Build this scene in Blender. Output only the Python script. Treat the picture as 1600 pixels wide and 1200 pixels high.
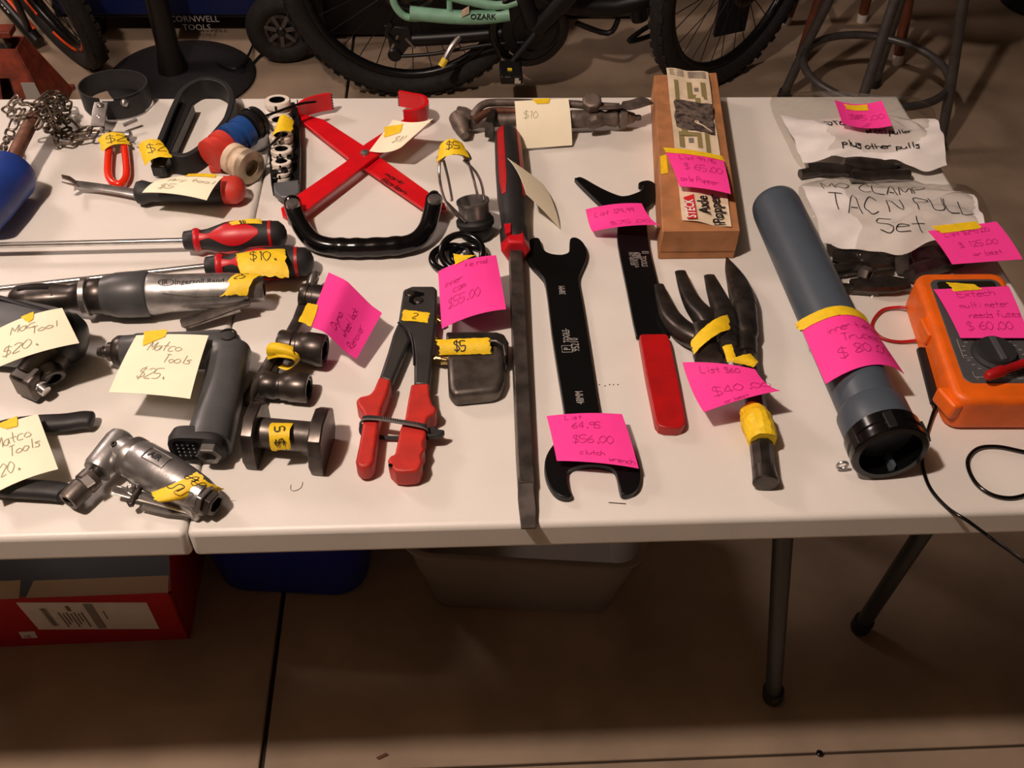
import bpy, bmesh, math, random
from mathutils import Vector as V, Matrix
random.seed(7)
for _o in list(bpy.data.objects): bpy.data.objects.remove(_o)
SC = bpy.context.scene
COL = SC.collection
TZ = 0.74                                   # height of the table top
PI = math.pi

# ---------------------------------------------------------------- camera
FPX = 1524.78
CAMP = V((0.25308, -0.52619, TZ + 0.74742))
YAW, PITCH, ROLL = 0.0770517, 0.812004, 0.0373853
FW = V((math.sin(YAW)*math.cos(PITCH), math.cos(YAW)*math.cos(PITCH), -math.sin(PITCH)))
_r = V((math.cos(YAW), -math.sin(YAW), 0)); _u = _r.cross(FW)
RT = _r*math.cos(ROLL) + _u*math.sin(ROLL)
UP = -_r*math.sin(ROLL) + _u*math.cos(ROLL)
cd = bpy.data.cameras.new('camera'); cam = bpy.data.objects.new('camera', cd); COL.objects.link(cam)
cd.sensor_fit = 'HORIZONTAL'; cd.sensor_width = 36; cd.lens = FPX/1600*36; cd.clip_start = .02
M = Matrix((RT, UP, -FW)).transposed().to_4x4(); M.translation = CAMP; cam.matrix_world = M
SC.camera = cam

# ---------------------------------------------------------------- world, lamps, exposure
w = bpy.data.worlds.new('garage_ambient'); SC.world = w; w.use_nodes = True
w.node_tree.nodes['Background'].inputs[0].default_value = (1.0, .68, .42, 1)
w.node_tree.nodes['Background'].inputs[1].default_value = .012
def lamp(name, loc, power, radius, col):
    l = bpy.data.lights.new(name, 'POINT'); l.energy = power; l.shadow_soft_size = radius; l.color = col
    o = bpy.data.objects.new(name, l); COL.objects.link(o); o.location = loc; return o
lamp('ceiling_bulb', (-.50, -.30, TZ+1.85), 138, .05, (1, .81, .71))
lamp('garage_side_bulb', (-1.75, 1.85, 2.42), 90, .28, (1, .80, .74))
SC.view_settings.view_transform = 'Standard'; SC.view_settings.look = 'None'
SC.view_settings.gamma = 1; SC.view_settings.use_curve_mapping = False
SC.view_settings.exposure = 0.0

# ---------------------------------------------------------------- point helpers (measured places)
def ray(px, py): return FW + RT*((px-800)/FPX) - UP*((py-600)/FPX)
def Z(px, py, z):
    d = ray(px, py); return CAMP + d*((z-CAMP.z)/d.z)
def W(px, py, h=0.0): return Z(px, py, TZ+h)          # point h above the table top
def F(px, py, z=0.0): return Z(px, py, z)             # point z above the floor
def YP(px, py, y):
    d = ray(px, py); return CAMP + d*((y-CAMP.y)/d.y) # point in the upright plane Y = y
def O(pts, h=0.0): return [W(p[0], p[1], h if len(p) < 3 else p[2]) for p in pts]
def C(x0, y0, pts, s=4.0): return [(x0+p[0]/s, y0+p[1]/s) + tuple(p[2:]) for p in pts]

# ---------------------------------------------------------------- materials
def lin(c):
    r = []
    for x in c:
        x /= 255.0; r.append(x/12.92 if x <= .04045 else ((x+.055)/1.055)**2.4)
    return tuple(r) + (1.0,)
MATS = {}
def mat(name, rgb, rough=.5, metal=0.0, var=0.0, scale=30.0, bump=0.0, bscale=200.0, rgb2=None, spec=.5, trans=0.0, coat=0.0, thin=False):
    m = bpy.data.materials.new(name); m.use_nodes = True; nt = m.node_tree; b = nt.nodes['Principled BSDF']
    b.inputs['Base Color'].default_value = lin(rgb); b.inputs['Roughness'].default_value = rough
    b.inputs['Metallic'].default_value = metal; b.inputs['Specular IOR Level'].default_value = spec
    b.inputs['Transmission Weight'].default_value = trans; b.inputs['Coat Weight'].default_value = coat
    tc = nt.nodes.new('ShaderNodeTexCoord')
    if var > 0 or rgb2:
        n = nt.nodes.new('ShaderNodeTexNoise'); n.inputs['Scale'].default_value = scale; n.inputs['Detail'].default_value = 6
        nt.links.new(tc.outputs['Object'], n.inputs['Vector'])
        rmp = nt.nodes.new('ShaderNodeValToRGB'); rmp.color_ramp.elements[0].position = .35; rmp.color_ramp.elements[1].position = .65
        c2 = rgb2 or tuple(max(0, x*(1-var)) for x in rgb)
        rmp.color_ramp.elements[0].color = lin(c2); rmp.color_ramp.elements[1].color = lin(rgb)
        nt.links.new(n.outputs['Fac'], rmp.inputs['Fac']); nt.links.new(rmp.outputs['Color'], b.inputs['Base Color'])
        mr = nt.nodes.new('ShaderNodeMapRange'); mr.inputs['To Min'].default_value = min(1, rough*1.25); mr.inputs['To Max'].default_value = rough*.8
        nt.links.new(n.outputs['Fac'], mr.inputs['Value']); nt.links.new(mr.outputs[0], b.inputs['Roughness'])
    if bump > 0:
        n2 = nt.nodes.new('ShaderNodeTexNoise'); n2.inputs['Scale'].default_value = bscale; n2.inputs['Detail'].default_value = 4
        nt.links.new(tc.outputs['Object'], n2.inputs['Vector'])
        bp = nt.nodes.new('ShaderNodeBump'); bp.inputs['Strength'].default_value = bump; bp.inputs['Distance'].default_value = .001
        nt.links.new(n2.outputs['Fac'], bp.inputs['Height']); nt.links.new(bp.outputs['Normal'], b.inputs['Normal'])
    MATS[name] = m; return m
mat('table_plastic', (226,222,214), .42, 0, .035, 9, .12, 260)
mat('concrete', (172,150,126), .8, 0, .16, 5, .35, 60)
mat('concrete_dark', (40,34,28), .9)
mat('black_plastic', (22,22,23), .42, 0, .2, 60)
mat('black_rubber', (20,19,19), .6, 0, .2, 40)
mat('soft_black', (34,33,34), .55, 0, .15, 70)
mat('gloss_black', (10,10,11), .16)
mat('black_oxide', (17,18,19), .34, .35, .25, 30)
mat('chrome', (215,213,210), .18, .92, .12, 60)
mat('steel', (182,178,174), .32, .85, .22, 60)
mat('cast_aluminium', (186,184,182), .36, .85, .18, 80, .15, 300)
mat('dark_steel', (86,79,74), .34, .75, .35, 60)
mat('worn_steel', (112,104,98), .42, .7, .4, 45, .1, 200)
mat('old_bronze', (126,112,102), .55, .5, .35, 60, .3, 250)
mat('rust_steel', (128,86,66), .5, .6, .3, 80)
mat('chain_steel', (150,138,124), .38, .9, .35, 90)
mat('red_paint', (214,16,28), .34, 0, .08, 50)
mat('red_plastic', (206,22,34), .4, 0, .06, 50)
mat('red_dip', (178,20,22), .38, 0, .12, 40)
mat('red_grip', (196,44,34), .5, 0, .12, 60)
mat('red_loop', (236,44,16), .25, 0, .05, 50, coat=.4)
mat('orange_rubber', (236,104,16), .46, 0, .08, 40)
mat('meter_grey', (74,74,76), .5, 0, .06, 60)
mat('meter_dark', (40,40,42), .5)
mat('meter_glass', (34,32,24), .12)
mat('blue_plastic', (26,72,140), .45, 0, .1, 50)
mat('blue_grip', (34,62,142), .42, 0, .12, 40)
mat('coupler_red', (214,62,48), .5, 0, .1, 50)
mat('coupler_cream', (228,204,176), .5, 0, .15, 70)
mat('white_plastic', (232,222,208), .45, 0, .05, 50)
mat('grey_plastic', (92,94,96), .42, 0, .1, 50)
mat('grey_body', (76,77,78), .38, 0, .12, 60)
mat('pvc_grey', (74,84,94), .4, 0, .06, 30)
mat('tape_yellow', (248,208,30), .55, 0, .06, 120, .3, 500)
mat('note_cream', (250,242,212), .75, 0, .02, 30)
mat('note_pink', (255,60,160), .75, 0, .02, 30)
mat('pencil', (150,142,120), .7)
mat('wall_paint', (92,80,66), .8)
mat('ceiling_paint', (112,100,86), .85)
mat('riveter_grey', (62,60,58), .45, .2, .2, 40)
mat('collar_metal', (196,178,150), .4, .5, .2, 60)
mat('tie_grey', (104,100,96), .5)
mat('filler_black', (12,11,12), .6)
mat('pen_pink', (176,26,112), .7)
mat('ink_black', (18,16,18), .6)
mat('cardboard', (182,124,78), .75, 0, .14, 40, .2, 120)
mat('print_paper', (226,208,178), .7, 0, .06, 60)
mat('print_olive', (136,124,78), .7)
mat('print_dark', (112,96,86), .7, 0, .6, 150, rgb2=(30,25,24))
mat('print_black', (20,18,18), .7)
mat('print_red', (206,30,34), .7)
mat('print_grey', (120,112,102), .7)
mat('white_paper', (240,236,232), .7, 0, .03, 40)
mat('etch', (168,164,158), .5, .3)
mat('emblem_red', (168,60,56), .5)
mat('brass', (190,164,110), .3, 1, .1, 60)
mat('jack_red', (150,66,44), .5, 0, .3, 40)
mat('mint', (150,206,176), .4, 0, .06, 40)
mat('tyre', (30,28,27), .75, 0, .2, 60, .3, 150)
mat('frame_black', (14,14,15), .4)
mat('rim_black', (22,22,23), .3, .3)
mat('bike_orange', (226,78,20), .4)
mat('chest_blue', (9,24,72), .4)
mat('chest_dark', (10,14,28), .5)
mat('stool_grey', (96,92,90), .4, .5, .15, 40)
mat('wood_brown', (112,58,36), .5, 0, .3, 25)
mat('foot_white', (214,206,196), .5)
mat('box_red', (190,22,30), .5, 0, .05, 20)
mat('box_inside', (196,178,150), .8)
mat('tub_blue', (20,40,150), .35)
mat('leg_grey', (64,70,74), .4, .4)
mat('grime', (70,56,44), .9)
mat('hand_grey', (150,146,140), .6)
mat('reflector', (250,220,60), .2)
def film(name, tint, gloss):
    m = bpy.data.materials.new(name); m.use_nodes = True; nt = m.node_tree; nt.nodes.remove(nt.nodes['Principled BSDF'])
    out = nt.nodes['Material Output']; tr = nt.nodes.new('ShaderNodeBsdfTransparent'); tr.inputs[0].default_value = tint
    gl = nt.nodes.new('ShaderNodeBsdfGlossy'); gl.inputs['Roughness'].default_value = .12
    lw = nt.nodes.new('ShaderNodeLayerWeight'); lw.inputs['Blend'].default_value = .5
    pw_ = nt.nodes.new('ShaderNodeMath'); pw_.operation = 'POWER'; pw_.inputs[1].default_value = 3.0; nt.links.new(lw.outputs['Facing'], pw_.inputs[0])
    fr = nt.nodes.new('ShaderNodeMapRange'); fr.inputs['To Min'].default_value = .05; fr.inputs['To Max'].default_value = gloss; nt.links.new(pw_.outputs[0], fr.inputs['Value'])
    mx = nt.nodes.new('ShaderNodeMixShader'); nt.links.new(fr.outputs[0], mx.inputs[0]); nt.links.new(tr.outputs[0], mx.inputs[1]); nt.links.new(gl.outputs[0], mx.inputs[2])
    nt.links.new(mx.outputs[0], out.inputs['Surface'])
    tc = nt.nodes.new('ShaderNodeTexCoord'); n = nt.nodes.new('ShaderNodeTexNoise'); n.inputs['Scale'].default_value = 45; n.inputs['Detail'].default_value = 3; n.inputs['Distortion'].default_value = 1.2
    bp = nt.nodes.new('ShaderNodeBump'); bp.inputs['Strength'].default_value = .6; bp.inputs['Distance'].default_value = .004
    nt.links.new(tc.outputs['Object'], n.inputs['Vector']); nt.links.new(n.outputs['Fac'], bp.inputs['Height'])
    for x in (gl, lw): nt.links.new(bp.outputs['Normal'], x.inputs['Normal'])
    MATS[name] = m
film('clear_film', (.92,.91,.89,1), .45)
m = mat('frosted_tub', (176,168,160), .35, 0, trans=.55); m.node_tree.nodes['Principled BSDF'].inputs['IOR'].default_value = 1.15
m.node_tree.nodes['Principled BSDF'].inputs['Roughness'].default_value = .5

# ---------------------------------------------------------------- shape helpers: all return (verts, faces) in world space
def join(*a):
    vs, fs = [], []
    for v, f in a:
        k = len(vs); vs += list(v); fs += [tuple(i+k for i in q) for q in f]
    return vs, fs
def spl(p, k=6, closed=False):
    n = len(p); out = []
    rng = range(n) if closed else range(n-1)
    for i in rng:
        if closed: a, b, c, d = p[(i-1) % n], p[i], p[(i+1) % n], p[(i+2) % n]
        else: a, b, c, d = p[max(i-1,0)], p[i], p[i+1], p[min(i+2,n-1)]
        for j in range(k):
            t = j/k
            out.append((b*2 + (c-a)*t + (a*2-b*5+c*4-d)*(t*t) + (b*3-a-c*3+d)*(t*t*t))*.5)
    if not closed: out.append(p[-1]*1)
    return out
def sweep(pts, ra, rb=None, n=14, pw=2.0, cap=True, closed=False, up=(0,0,1), roll=0.0):
    m = len(pts); up = V(up)
    if not isinstance(ra, (list, tuple)): ra = [ra]*m
    rb = ra if rb is None else ([rb]*m if not isinstance(rb, (list, tuple)) else rb)
    vs, fs = [], []; side = None
    for i in range(m):
        if closed: t = pts[(i+1) % m]-pts[i-1]
        else: t = pts[min(i+1,m-1)]-pts[max(i-1,0)]
        if t.length < 1e-9: t = V((1,0,0))
        t.normalize()
        if side is None:
            side = t.cross(up)
            if side.length < 1e-3: side = t.cross(V((0,1,0)))
        side = (side - t*side.dot(t)).normalized(); u = side.cross(t)
        for j in range(n):
            a = 2*PI*j/n + roll; c, s = math.cos(a), math.sin(a)
            if pw != 2.0:
                c = math.copysign(abs(c)**(2/pw), c); s = math.copysign(abs(s)**(2/pw), s)
            vs.append(pts[i] + side*(c*ra[i]) + u*(s*rb[i]))
    for i in range(m if closed else m-1):
        k = (i+1) % m
        for j in range(n):
            l = (j+1) % n; fs.append((i*n+j, i*n+l, k*n+l, k*n+j))
    if cap and not closed:
        fs.append(tuple(range(n-1,-1,-1))); fs.append(tuple((m-1)*n+j for j in range(n)))
    return vs, fs
def lathe(p0, p1, prof, n=24, flat=1.0, pw=2.0, roll=0.0):
    d = p1-p0
    # fold-back profiles (sockets with bores) need frames that do not flip
    a = d.normalized(); s = a.cross(V((0,0,1)))
    if s.length < 1e-3: s = a.cross(V((0,1,0)))
    s.normalize(); u = s.cross(a); vs, fs = [], []
    for t, r in prof:
        for j in range(n):
            g = 2*PI*j/n + roll; c, q = math.cos(g), math.sin(g)
            if pw != 2.0:
                c = math.copysign(abs(c)**(2/pw), c); q = math.copysign(abs(q)**(2/pw), q)
            vs.append(p0 + d*t + s*(c*r) + u*(q*r*flat))
    for i in range(len(prof)-1):
        for j in range(n):
            l = (j+1) % n; fs.append((i*n+j, i*n+l, (i+1)*n+l, (i+1)*n+j))
    fs.append(tuple(range(n-1,-1,-1))); fs.append(tuple((len(prof)-1)*n+j for j in range(n)))
    return vs, fs
def rint(prof, t):
    for (a, r), (b, q) in zip(prof, prof[1:]):
        if a <= t <= b and b > a: return r + (q-r)*(t-a)/(b-a)
    return prof[-1][1]
def inlay(p0, p1, prof, t0, t1, ang, hw, off=.0006, nt=16, na=8):
    """raised panel on a turned handle: from t0 to t1, centred on angle ang (0 = up), half width hw(s) in radians"""
    d = p1-p0; a = d.normalized(); s = a.cross(V((0,0,1))).normalized(); u = s.cross(a); vs, fs = [], []
    for o in (off, -.0008):
        for i in range(nt+1):
            x = i/nt; t = t0+(t1-t0)*x; r = rint(prof, t)+o; h = hw(x)
            for j in range(na+1):
                g = ang + h*(2*j/na-1); vs.append(p0 + d*t + u*(math.cos(g)*r) + s*(math.sin(g)*r))
    K = (nt+1)*(na+1); q = lambda i, j: i*(na+1)+j
    for i in range(nt):
        for j in range(na):
            fs.append((q(i,j), q(i+1,j), q(i+1,j+1), q(i,j+1)))
    for i in range(nt):
        for j in (0, na): fs.append((q(i,j), q(i+1,j), q(i+1,j)+K, q(i,j)+K))
    for j in range(na):
        for i in (0, nt): fs.append((q(i,j), q(i,j+1), q(i,j+1)+K, q(i,j)+K))
    return vs, fs
def prism(top, thick, dirv=(0,0,-1)):
    d = V(dirv)*thick; n = len(top); vs = [p.copy() for p in top] + [p+d for p in top]
    nz = sum(((top[i]-top[0]).cross(top[(i+1) % n]-top[0]) for i in range(1, n-1)), V((0,0,0)))
    f = [tuple(range(n)), tuple(range(2*n-1, n-1, -1))] + [(i, n+i, n+(i+1) % n, (i+1) % n) for i in range(n)]
    if nz.dot(V(dirv)) > 0: f = [tuple(reversed(q)) for q in f]
    return vs, f
def boxf(c, ex, ey, ez):
    """box with centre c and half-extent vectors"""
    vs = [c + ex*a + ey*b + ez*d for a in (-1,1) for b in (-1,1) for d in (-1,1)]
    return vs, [(0,1,3,2),(4,6,7,5),(0,4,5,1),(2,3,7,6),(0,2,6,4),(1,5,7,3)]
def boxa(x0, x1, y0, y1, z0, z1):
    return boxf(V(((x0+x1)/2,(y0+y1)/2,(z0+z1)/2)), V(((x1-x0)/2,0,0)), V((0,(y1-y0)/2,0)), V((0,0,(z1-z0)/2)))
def wall(base, h0, h1, th):
    """upright strip standing on a polyline base"""
    n = len(base); vs, fs = [], []
    for i, p in enumerate(base):
        t = (base[min(i+1,n-1)]-base[max(i-1,0)]); t.z = 0; t.normalize(); s = V((t.y,-t.x,0))*(th/2)
        a0 = h0[i] if isinstance(h0, list) else h0; a1 = h1[i] if isinstance(h1, list) else h1
        for q, hh in ((s,a0),(s,a1),(-s,a1),(-s,a0)): vs.append(V((p.x, p.y, TZ+hh))+q)
    for i in range(n-1):
        for j in range(4): fs.append((i*4+j, i*4+(j+1) % 4, i*4+4+(j+1) % 4, i*4+4+j))
    fs += [(3,2,1,0), tuple((n-1)*4+j for j in range(4))]
    return vs, fs
def torus(c, e1, e2, R, r, n=48, m=12, flat=1.0, R2=None):
    e3 = e1.cross(e2).normalized(); vs, fs = [], []
    for i in range(n):
        a = 2*PI*i/n; d = e1*math.cos(a)+e2*math.sin(a); k = c + e1*(math.cos(a)*R) + e2*(math.sin(a)*(R2 or R))
        for j in range(m):
            b = 2*PI*j/m; vs.append(k + d*(math.cos(b)*r) + e3*(math.sin(b)*r*flat))
    for i in range(n):
        for j in range(m): fs.append((i*m+j, ((i+1) % n)*m+j, ((i+1) % n)*m+(j+1) % m, i*m+(j+1) % m))
    return vs, fs
def sheet(P, nu=12, nv=12, th=.0004, u0=0, u1=1, v0=0, v1=1, edge=None):
    vs = []; fs = []; e = .01
    def N(u, v):
        n = (P(u+e,v)-P(u-e,v)).cross(P(u,v-e)-P(u,v+e)); n.normalize(); return n
    for k in (0, 1):
        for j in range(nv+1):
            for i in range(nu+1):
                u = u0+(u1-u0)*i/nu; v = v0+(v1-v0)*j/nv
                if edge:
                    u, v = edge(u, v, i/nu, j/nv)
                vs.append(P(u,v) - N(u,v)*(th*k))
    K = (nu+1)*(nv+1); q = lambda i, j: j*(nu+1)+i
    for j in range(nv):
        for i in range(nu):
            fs.append((q(i,j), q(i,j+1), q(i+1,j+1), q(i+1,j))); fs.append(tuple(K+x for x in (q(i,j), q(i+1,j), q(i+1,j+1), q(i,j+1))))
    for i in range(nu): fs += [(q(i,0), q(i+1,0), K+q(i+1,0), K+q(i,0)), (q(i+1,nv), q(i,nv), K+q(i,nv), K+q(i+1,nv))]
    for j in range(nv): fs += [(q(0,j+1), q(0,j), K+q(0,j), K+q(0,j+1)), (q(nu,j), q(nu,j+1), K+q(nu,j+1), K+q(nu,j))]
    return vs, fs

# ---------------------------------------------------------------- objects
ORG = {}
def empty(name, label, cat, loc, group=None, kind=None):
    o = bpy.data.objects.new(name, None); COL.objects.link(o); o.location = loc; o.empty_display_size = .02
    ORG[o.name] = V(loc)
    if label: o['label'] = label
    if cat: o['category'] = cat
    if group: o['group'] = group
    if kind: o['kind'] = kind
    return o
def finish(me, ang=38):
    for p in me.polygons: p.use_smooth = True
    me.set_sharp_from_angle(angle=math.radians(ang))
def part(parent, name, vf, m, bevel=0.0, label=None, ang=38, seg=2, kind=None, sub=0):
    vs, fs = vf; org = ORG[parent.name]
    me = bpy.data.meshes.new(name); me.from_pydata([tuple(v-org) for v in vs], [], fs)
    bm = bmesh.new(); bm.from_mesh(me); bmesh.ops.remove_doubles(bm, verts=bm.verts, dist=1e-6); bmesh.ops.recalc_face_normals(bm, faces=bm.faces); bm.to_mesh(me); bm.free()
    finish(me, ang)
    me.materials.append(MATS[m]); o = bpy.data.objects.new(name, me); COL.objects.link(o); o.parent = parent
    ORG[o.name] = org
    if label: o['label'] = label
    if kind: o['kind'] = kind
    if bevel: 
        b = o.modifiers.new('bevel', 'BEVEL'); b.width = bevel; b.segments = seg; b.limit_method = 'ANGLE'; b.angle_limit = math.radians(40); b.harden_normals = False
    if sub:
        s = o.modifiers.new('sub', 'SUBSURF'); s.levels = s.render_levels = sub
    return o
def solo(name, vf, m, label=None, cat=None, group=None, kind=None, bevel=0.0, ang=38, loc=None):
    vs = vf[0]
    if loc is None:
        loc = V((sum(v.x for v in vs)/len(vs), sum(v.y for v in vs)/len(vs), min(v.z for v in vs)))
    class _T: pass
    tmp = _T(); tmp.name = '__solo'; ORG['__solo'] = loc
    me = bpy.data.meshes.new(name); me.from_pydata([tuple(v-loc) for v in vs], [], vf[1])
    bm = bmesh.new(); bm.from_mesh(me); bmesh.ops.recalc_face_normals(bm, faces=bm.faces); bm.to_mesh(me); bm.free()
    finish(me, ang); me.materials.append(MATS[m]); o = bpy.data.objects.new(name, me); COL.objects.link(o); o.location = loc; ORG[o.name] = V(loc)
    for k, x in (('label',label),('category',cat),('group',group),('kind',kind)):
        if x: o[k] = x
    if bevel:
        b = o.modifiers.new('bevel', 'BEVEL'); b.width = bevel; b.segments = 2; b.limit_method = 'ANGLE'; b.angle_limit = math.radians(40)
    return o
def inst(parent, name, me, mtx):
    """another copy of a small shared mesh as a part of parent"""
    o = bpy.data.objects.new(name, me); COL.objects.link(o); o.parent = parent
    t = mtx.copy(); t.translation = t.translation - ORG[parent.name]; o.matrix_local = t; ORG[o.name] = ORG[parent.name]
    return o
def rawmesh(name, vf, m, ang=38):
    me = bpy.data.meshes.new(name); me.from_pydata([tuple(v) for v in vf[0]], [], vf[1]); finish(me, ang); me.materials.append(MATS[m]); return me
def frame(p, x, z):
    x = x.normalized(); z = (z-x*z.dot(x)).normalized(); y = z.cross(x)
    t = Matrix((x, y, z)).transposed().to_4x4(); t.translation = p; return t

# ---------------------------------------------------------------- writing
G = {'0':"28 06 04 22 44 46 28",'1':"17 28 22",'2':"07 28 47 46 02 42",'3':"07 28 47 25 44 32 03",'4':"38 04 44|38 32",'5':"48 08 05 35 44 32 02",
'6':"38 05 03 22 43 35 04",'7':"08 48 12",'8':"25 07 28 47 25 03 22 43 25",'9':"46 25 06 28 47 42",'$':"47 18 06 35 43 12 03|29 21",'.':"22 23 32 22",'-':"15 35","'":"28 26",
'A':"02 28 42|14 34",'B':"02 08 37 35 05 44 32 02",'C':"47 28 05 13 22 43",'D':"02 08 37 45 33 02",'E':"48 08 02 42|05 35",'F':"48 08 02|05 35",'G':"47 28 05 13 22 43 45 25",
'H':"08 02|48 42|05 45",'I':"28 22",'K':"08 02|48 05 42",'L':"08 02 42",'M':"02 08 24 48 42",'N':"02 08 42 48",'O':"28 06 04 22 44 46 28",'P':"02 08 38 46 35 05",'R':"02 08 38 46 35 05 42",
'S':"47 18 06 44 32 03",'T':"08 48|28 22",'U':"08 03 22 43 48",'W':"08 12 25 32 48",'X':"08 42|48 02",
'a':"45 15 03 12 32 45 42",'b':"08 02 32 44 35 04",'c':"45 15 03 12 42",'d':"44 15 03 12 43|48 42",'e':"04 44 35 15 03 12 42",'f':"47 28 12|05 35",'g':"45 15 03 12 43|45 40 10",
'h':"08 02|04 25 44 42",'i':"25 22|26 27",'k':"08 02|45 04 42",'l':"28 22",'m':"05 02|04 15 24 22|24 35 44 42",'n':"05 02|04 25 44 42",'o':"25 04 03 22 43 44 25",'p':"05 00|04 25 44 33 03",
'r':"05 02|04 25 45",'s':"45 15 14 34 32 02",'t':"28 23 32|05 45",'u':"05 03 22 43|45 42",'v':"05 22 45",'w':"05 12 24 32 45",'x':"05 42|45 02",'y':"05 23|45 10"}
def strokes(text, u0, v0, size, slant=.0, drop=0.0, wid=.75, jit=.25):
    """handwriting as polylines in sheet coordinates; size is the capital height"""
    out = []; x = u0; k = size/6.0
    for ch in text:
        if ch in G:
            dy = random.uniform(-.3,.3)*k*jit*3
            for s in G[ch].split('|'):
                pl = []
                for tk in s.split():
                    a = int(tk[0])+random.uniform(-1,1)*jit; b = int(tk[1])-2+random.uniform(-1,1)*jit
                    pl.append((x+(a*wid+b*slant)*k, v0-b*k+dy+(x-u0)*drop))
                out.append(pl)
        x += k*(4.9*wid if ch not in "il.1' " else 3.4*wid)
    return out
def ink(P, lines, width=.0008, off=.0005):
    vs, fs = [], []; e = .004
    for pl in lines:
        q = []
        pts = [V((a,b,0)) for a,b in pl]
        pts = spl(pts, 3) if len(pts) > 2 else spl(pts, 2)
        for a in pts:
            n = (P(a.x+e,a.y)-P(a.x-e,a.y)).cross(P(a.x,a.y-e)-P(a.x,a.y+e)).normalized(); q.append((P(a.x,a.y)+n*off, n))
        k = len(vs)
        for i, (p, n) in enumerate(q):
            t = q[min(i+1,len(q)-1)][0]-q[max(i-1,0)][0]
            if t.length < 1e-9: t = V((1e-5,0,0))
            s = t.cross(n).normalized()*(width/2); vs += [p+s, p-s]
        for i in range(len(q)-1): fs.append((k+2*i, k+2*i+1, k+2*i+3, k+2*i+2))
    return vs, fs
def printed(text, o, ex, ey, size, align='LEFT', bold=0.0, spacing=1.0):
    cu = bpy.data.curves.new('t', 'FONT'); cu.body = text; cu.size = 1; cu.align_x = align; cu.offset = bold; cu.space_character = spacing; cu.resolution_u = 2
    ob = bpy.data.objects.new('t', cu); COL.objects.link(ob); dg = bpy.context.evaluated_depsgraph_get(); me = ob.evaluated_get(dg).to_mesh()
    vs = [o + ex*(v.co.x*size) + ey*(v.co.y*size) for v in me.vertices]; fs = [tuple(p.vertices) for p in me.polygons]
    ob.evaluated_get(dg).to_mesh_clear(); bpy.data.objects.remove(ob); bpy.data.curves.remove(cu)
    return vs, fs
def bilerp(c): 
    a, b, d, e = c     # TL TR BR BL
    return lambda u, v: (a*(1-u)+b*u)*(1-v) + (e*(1-u)+d*u)*v
def curved(c, bu=0.0, bv=0.0, tw=0.0, fold=None):
    """sheet through four corners, bulging by bu across and bv down, metres"""
    B = bilerp(c); n = (c[1]-c[0]).cross(c[0]-c[3]).normalized()
    if n.z < 0: n = -n
    def P(u, v):
        d = bu*4*u*(1-u) + bv*4*v*(1-v) + tw*(u-.5)*(v-.5)*4
        if fold: d += fold[1]*max(0, 1-abs((u+fold[2]*v)-fold[0])/.5)
        return B(u, v) + n*d
    return P
def torn(u, v, i, j):
    if i in (0.0, 1.0): return u+random.uniform(-.035,.035), v
    return u, v+ (random.uniform(-.03,.03) if j in (0.0,1.0) else 0)
def note(label, corners, color, lines, tape=None, bu=0.0, bv=0.0, tw=0.0, fold=None, group='price notes on the tools', iw=.0008, rot=False):
    c = [W(*p) for p in corners]; P = curved(c, bu, bv, tw, fold)
    org = (c[0]+c[1]+c[2]+c[3])*.25; org.z = min(p.z for p in c)
    t = empty('sticky_note', label, 'sticky note', org, group)
    part(t, 'paper', sheet(P), 'note_'+color)
    st = []
    for ln in lines: st += strokes(*ln)
    if rot: st = [[(y, 1-x) for x, y in pl] for pl in st]
    if st: part(t, 'handwriting', ink(P, st, iw*.8), 'pen_pink' if color == 'pink' else 'pencil', kind=None)
    for q in (tape or []):
        # q: four sheet coordinates TL TR BR BL, may reach beyond the paper
        def Q(a, b, q=q):
            x = (q[0][0]*(1-a)+q[1][0]*a)*(1-b)+(q[3][0]*(1-a)+q[2][0]*a)*b
            y = (q[0][1]*(1-a)+q[1][1]*a)*(1-b)+(q[3][1]*(1-a)+q[2][1]*a)*b
            e = .01; n = (P(x+e,y)-P(x-e,y)).cross(P(x,y-e)-P(x,y+e)).normalized()
            return P(x, y) + n*.0009
        part(t, 'tape', sheet(Q, 10, 5, .0003, edge=torn), 'tape_yellow', label='torn piece of yellow masking tape')
    return t
def tape(parent, corners, text=None, bu=0.0, bv=0.0, tw=0.0, size=.5, u0=.2, v0=.8, slant=.1, nm='price_tape', wid=.75, iw=.0009, pos=True):
    c = [W(*p) if len(p) == 3 and not isinstance(p, V) else p for p in corners]; P = curved(c, bu, bv, tw)
    o = part(parent, nm, sheet(P, 14, 8, .0003, edge=torn), 'tape_yellow', label='yellow masking tape' + (' with a handwritten price' if text else ''))
    if text:
        asp = (c[1]-c[0]).length/max(1e-6, (c[3]-c[0]).length)
        st = [[((x-u0)/asp*1.0+u0, y) for x, y in pl] for pl in strokes(text, u0, v0, size, slant, 0, wid, .2)]
        part(o, 'handwriting', ink(P, st, iw), 'ink_black')
    return o

# ================================================================ the setting
floor = empty('floor', 'grey concrete garage floor with a dark control joint', None, (0,0,0), kind='structure')
part(floor, 'joint_bed', boxa(-3.2,4.2,-2.4,4.8,-.03,-.012), 'concrete_dark')
for (x0,x1) in ((-3.2,-.064),(-.056,4.2)):
    for (y0,y1) in ((-2.4,.074),(.078,4.8)):
        part(floor, 'floor_slab', boxa(x0,x1,y0,y1,-.02,0), 'concrete', bevel=.0025)

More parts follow.
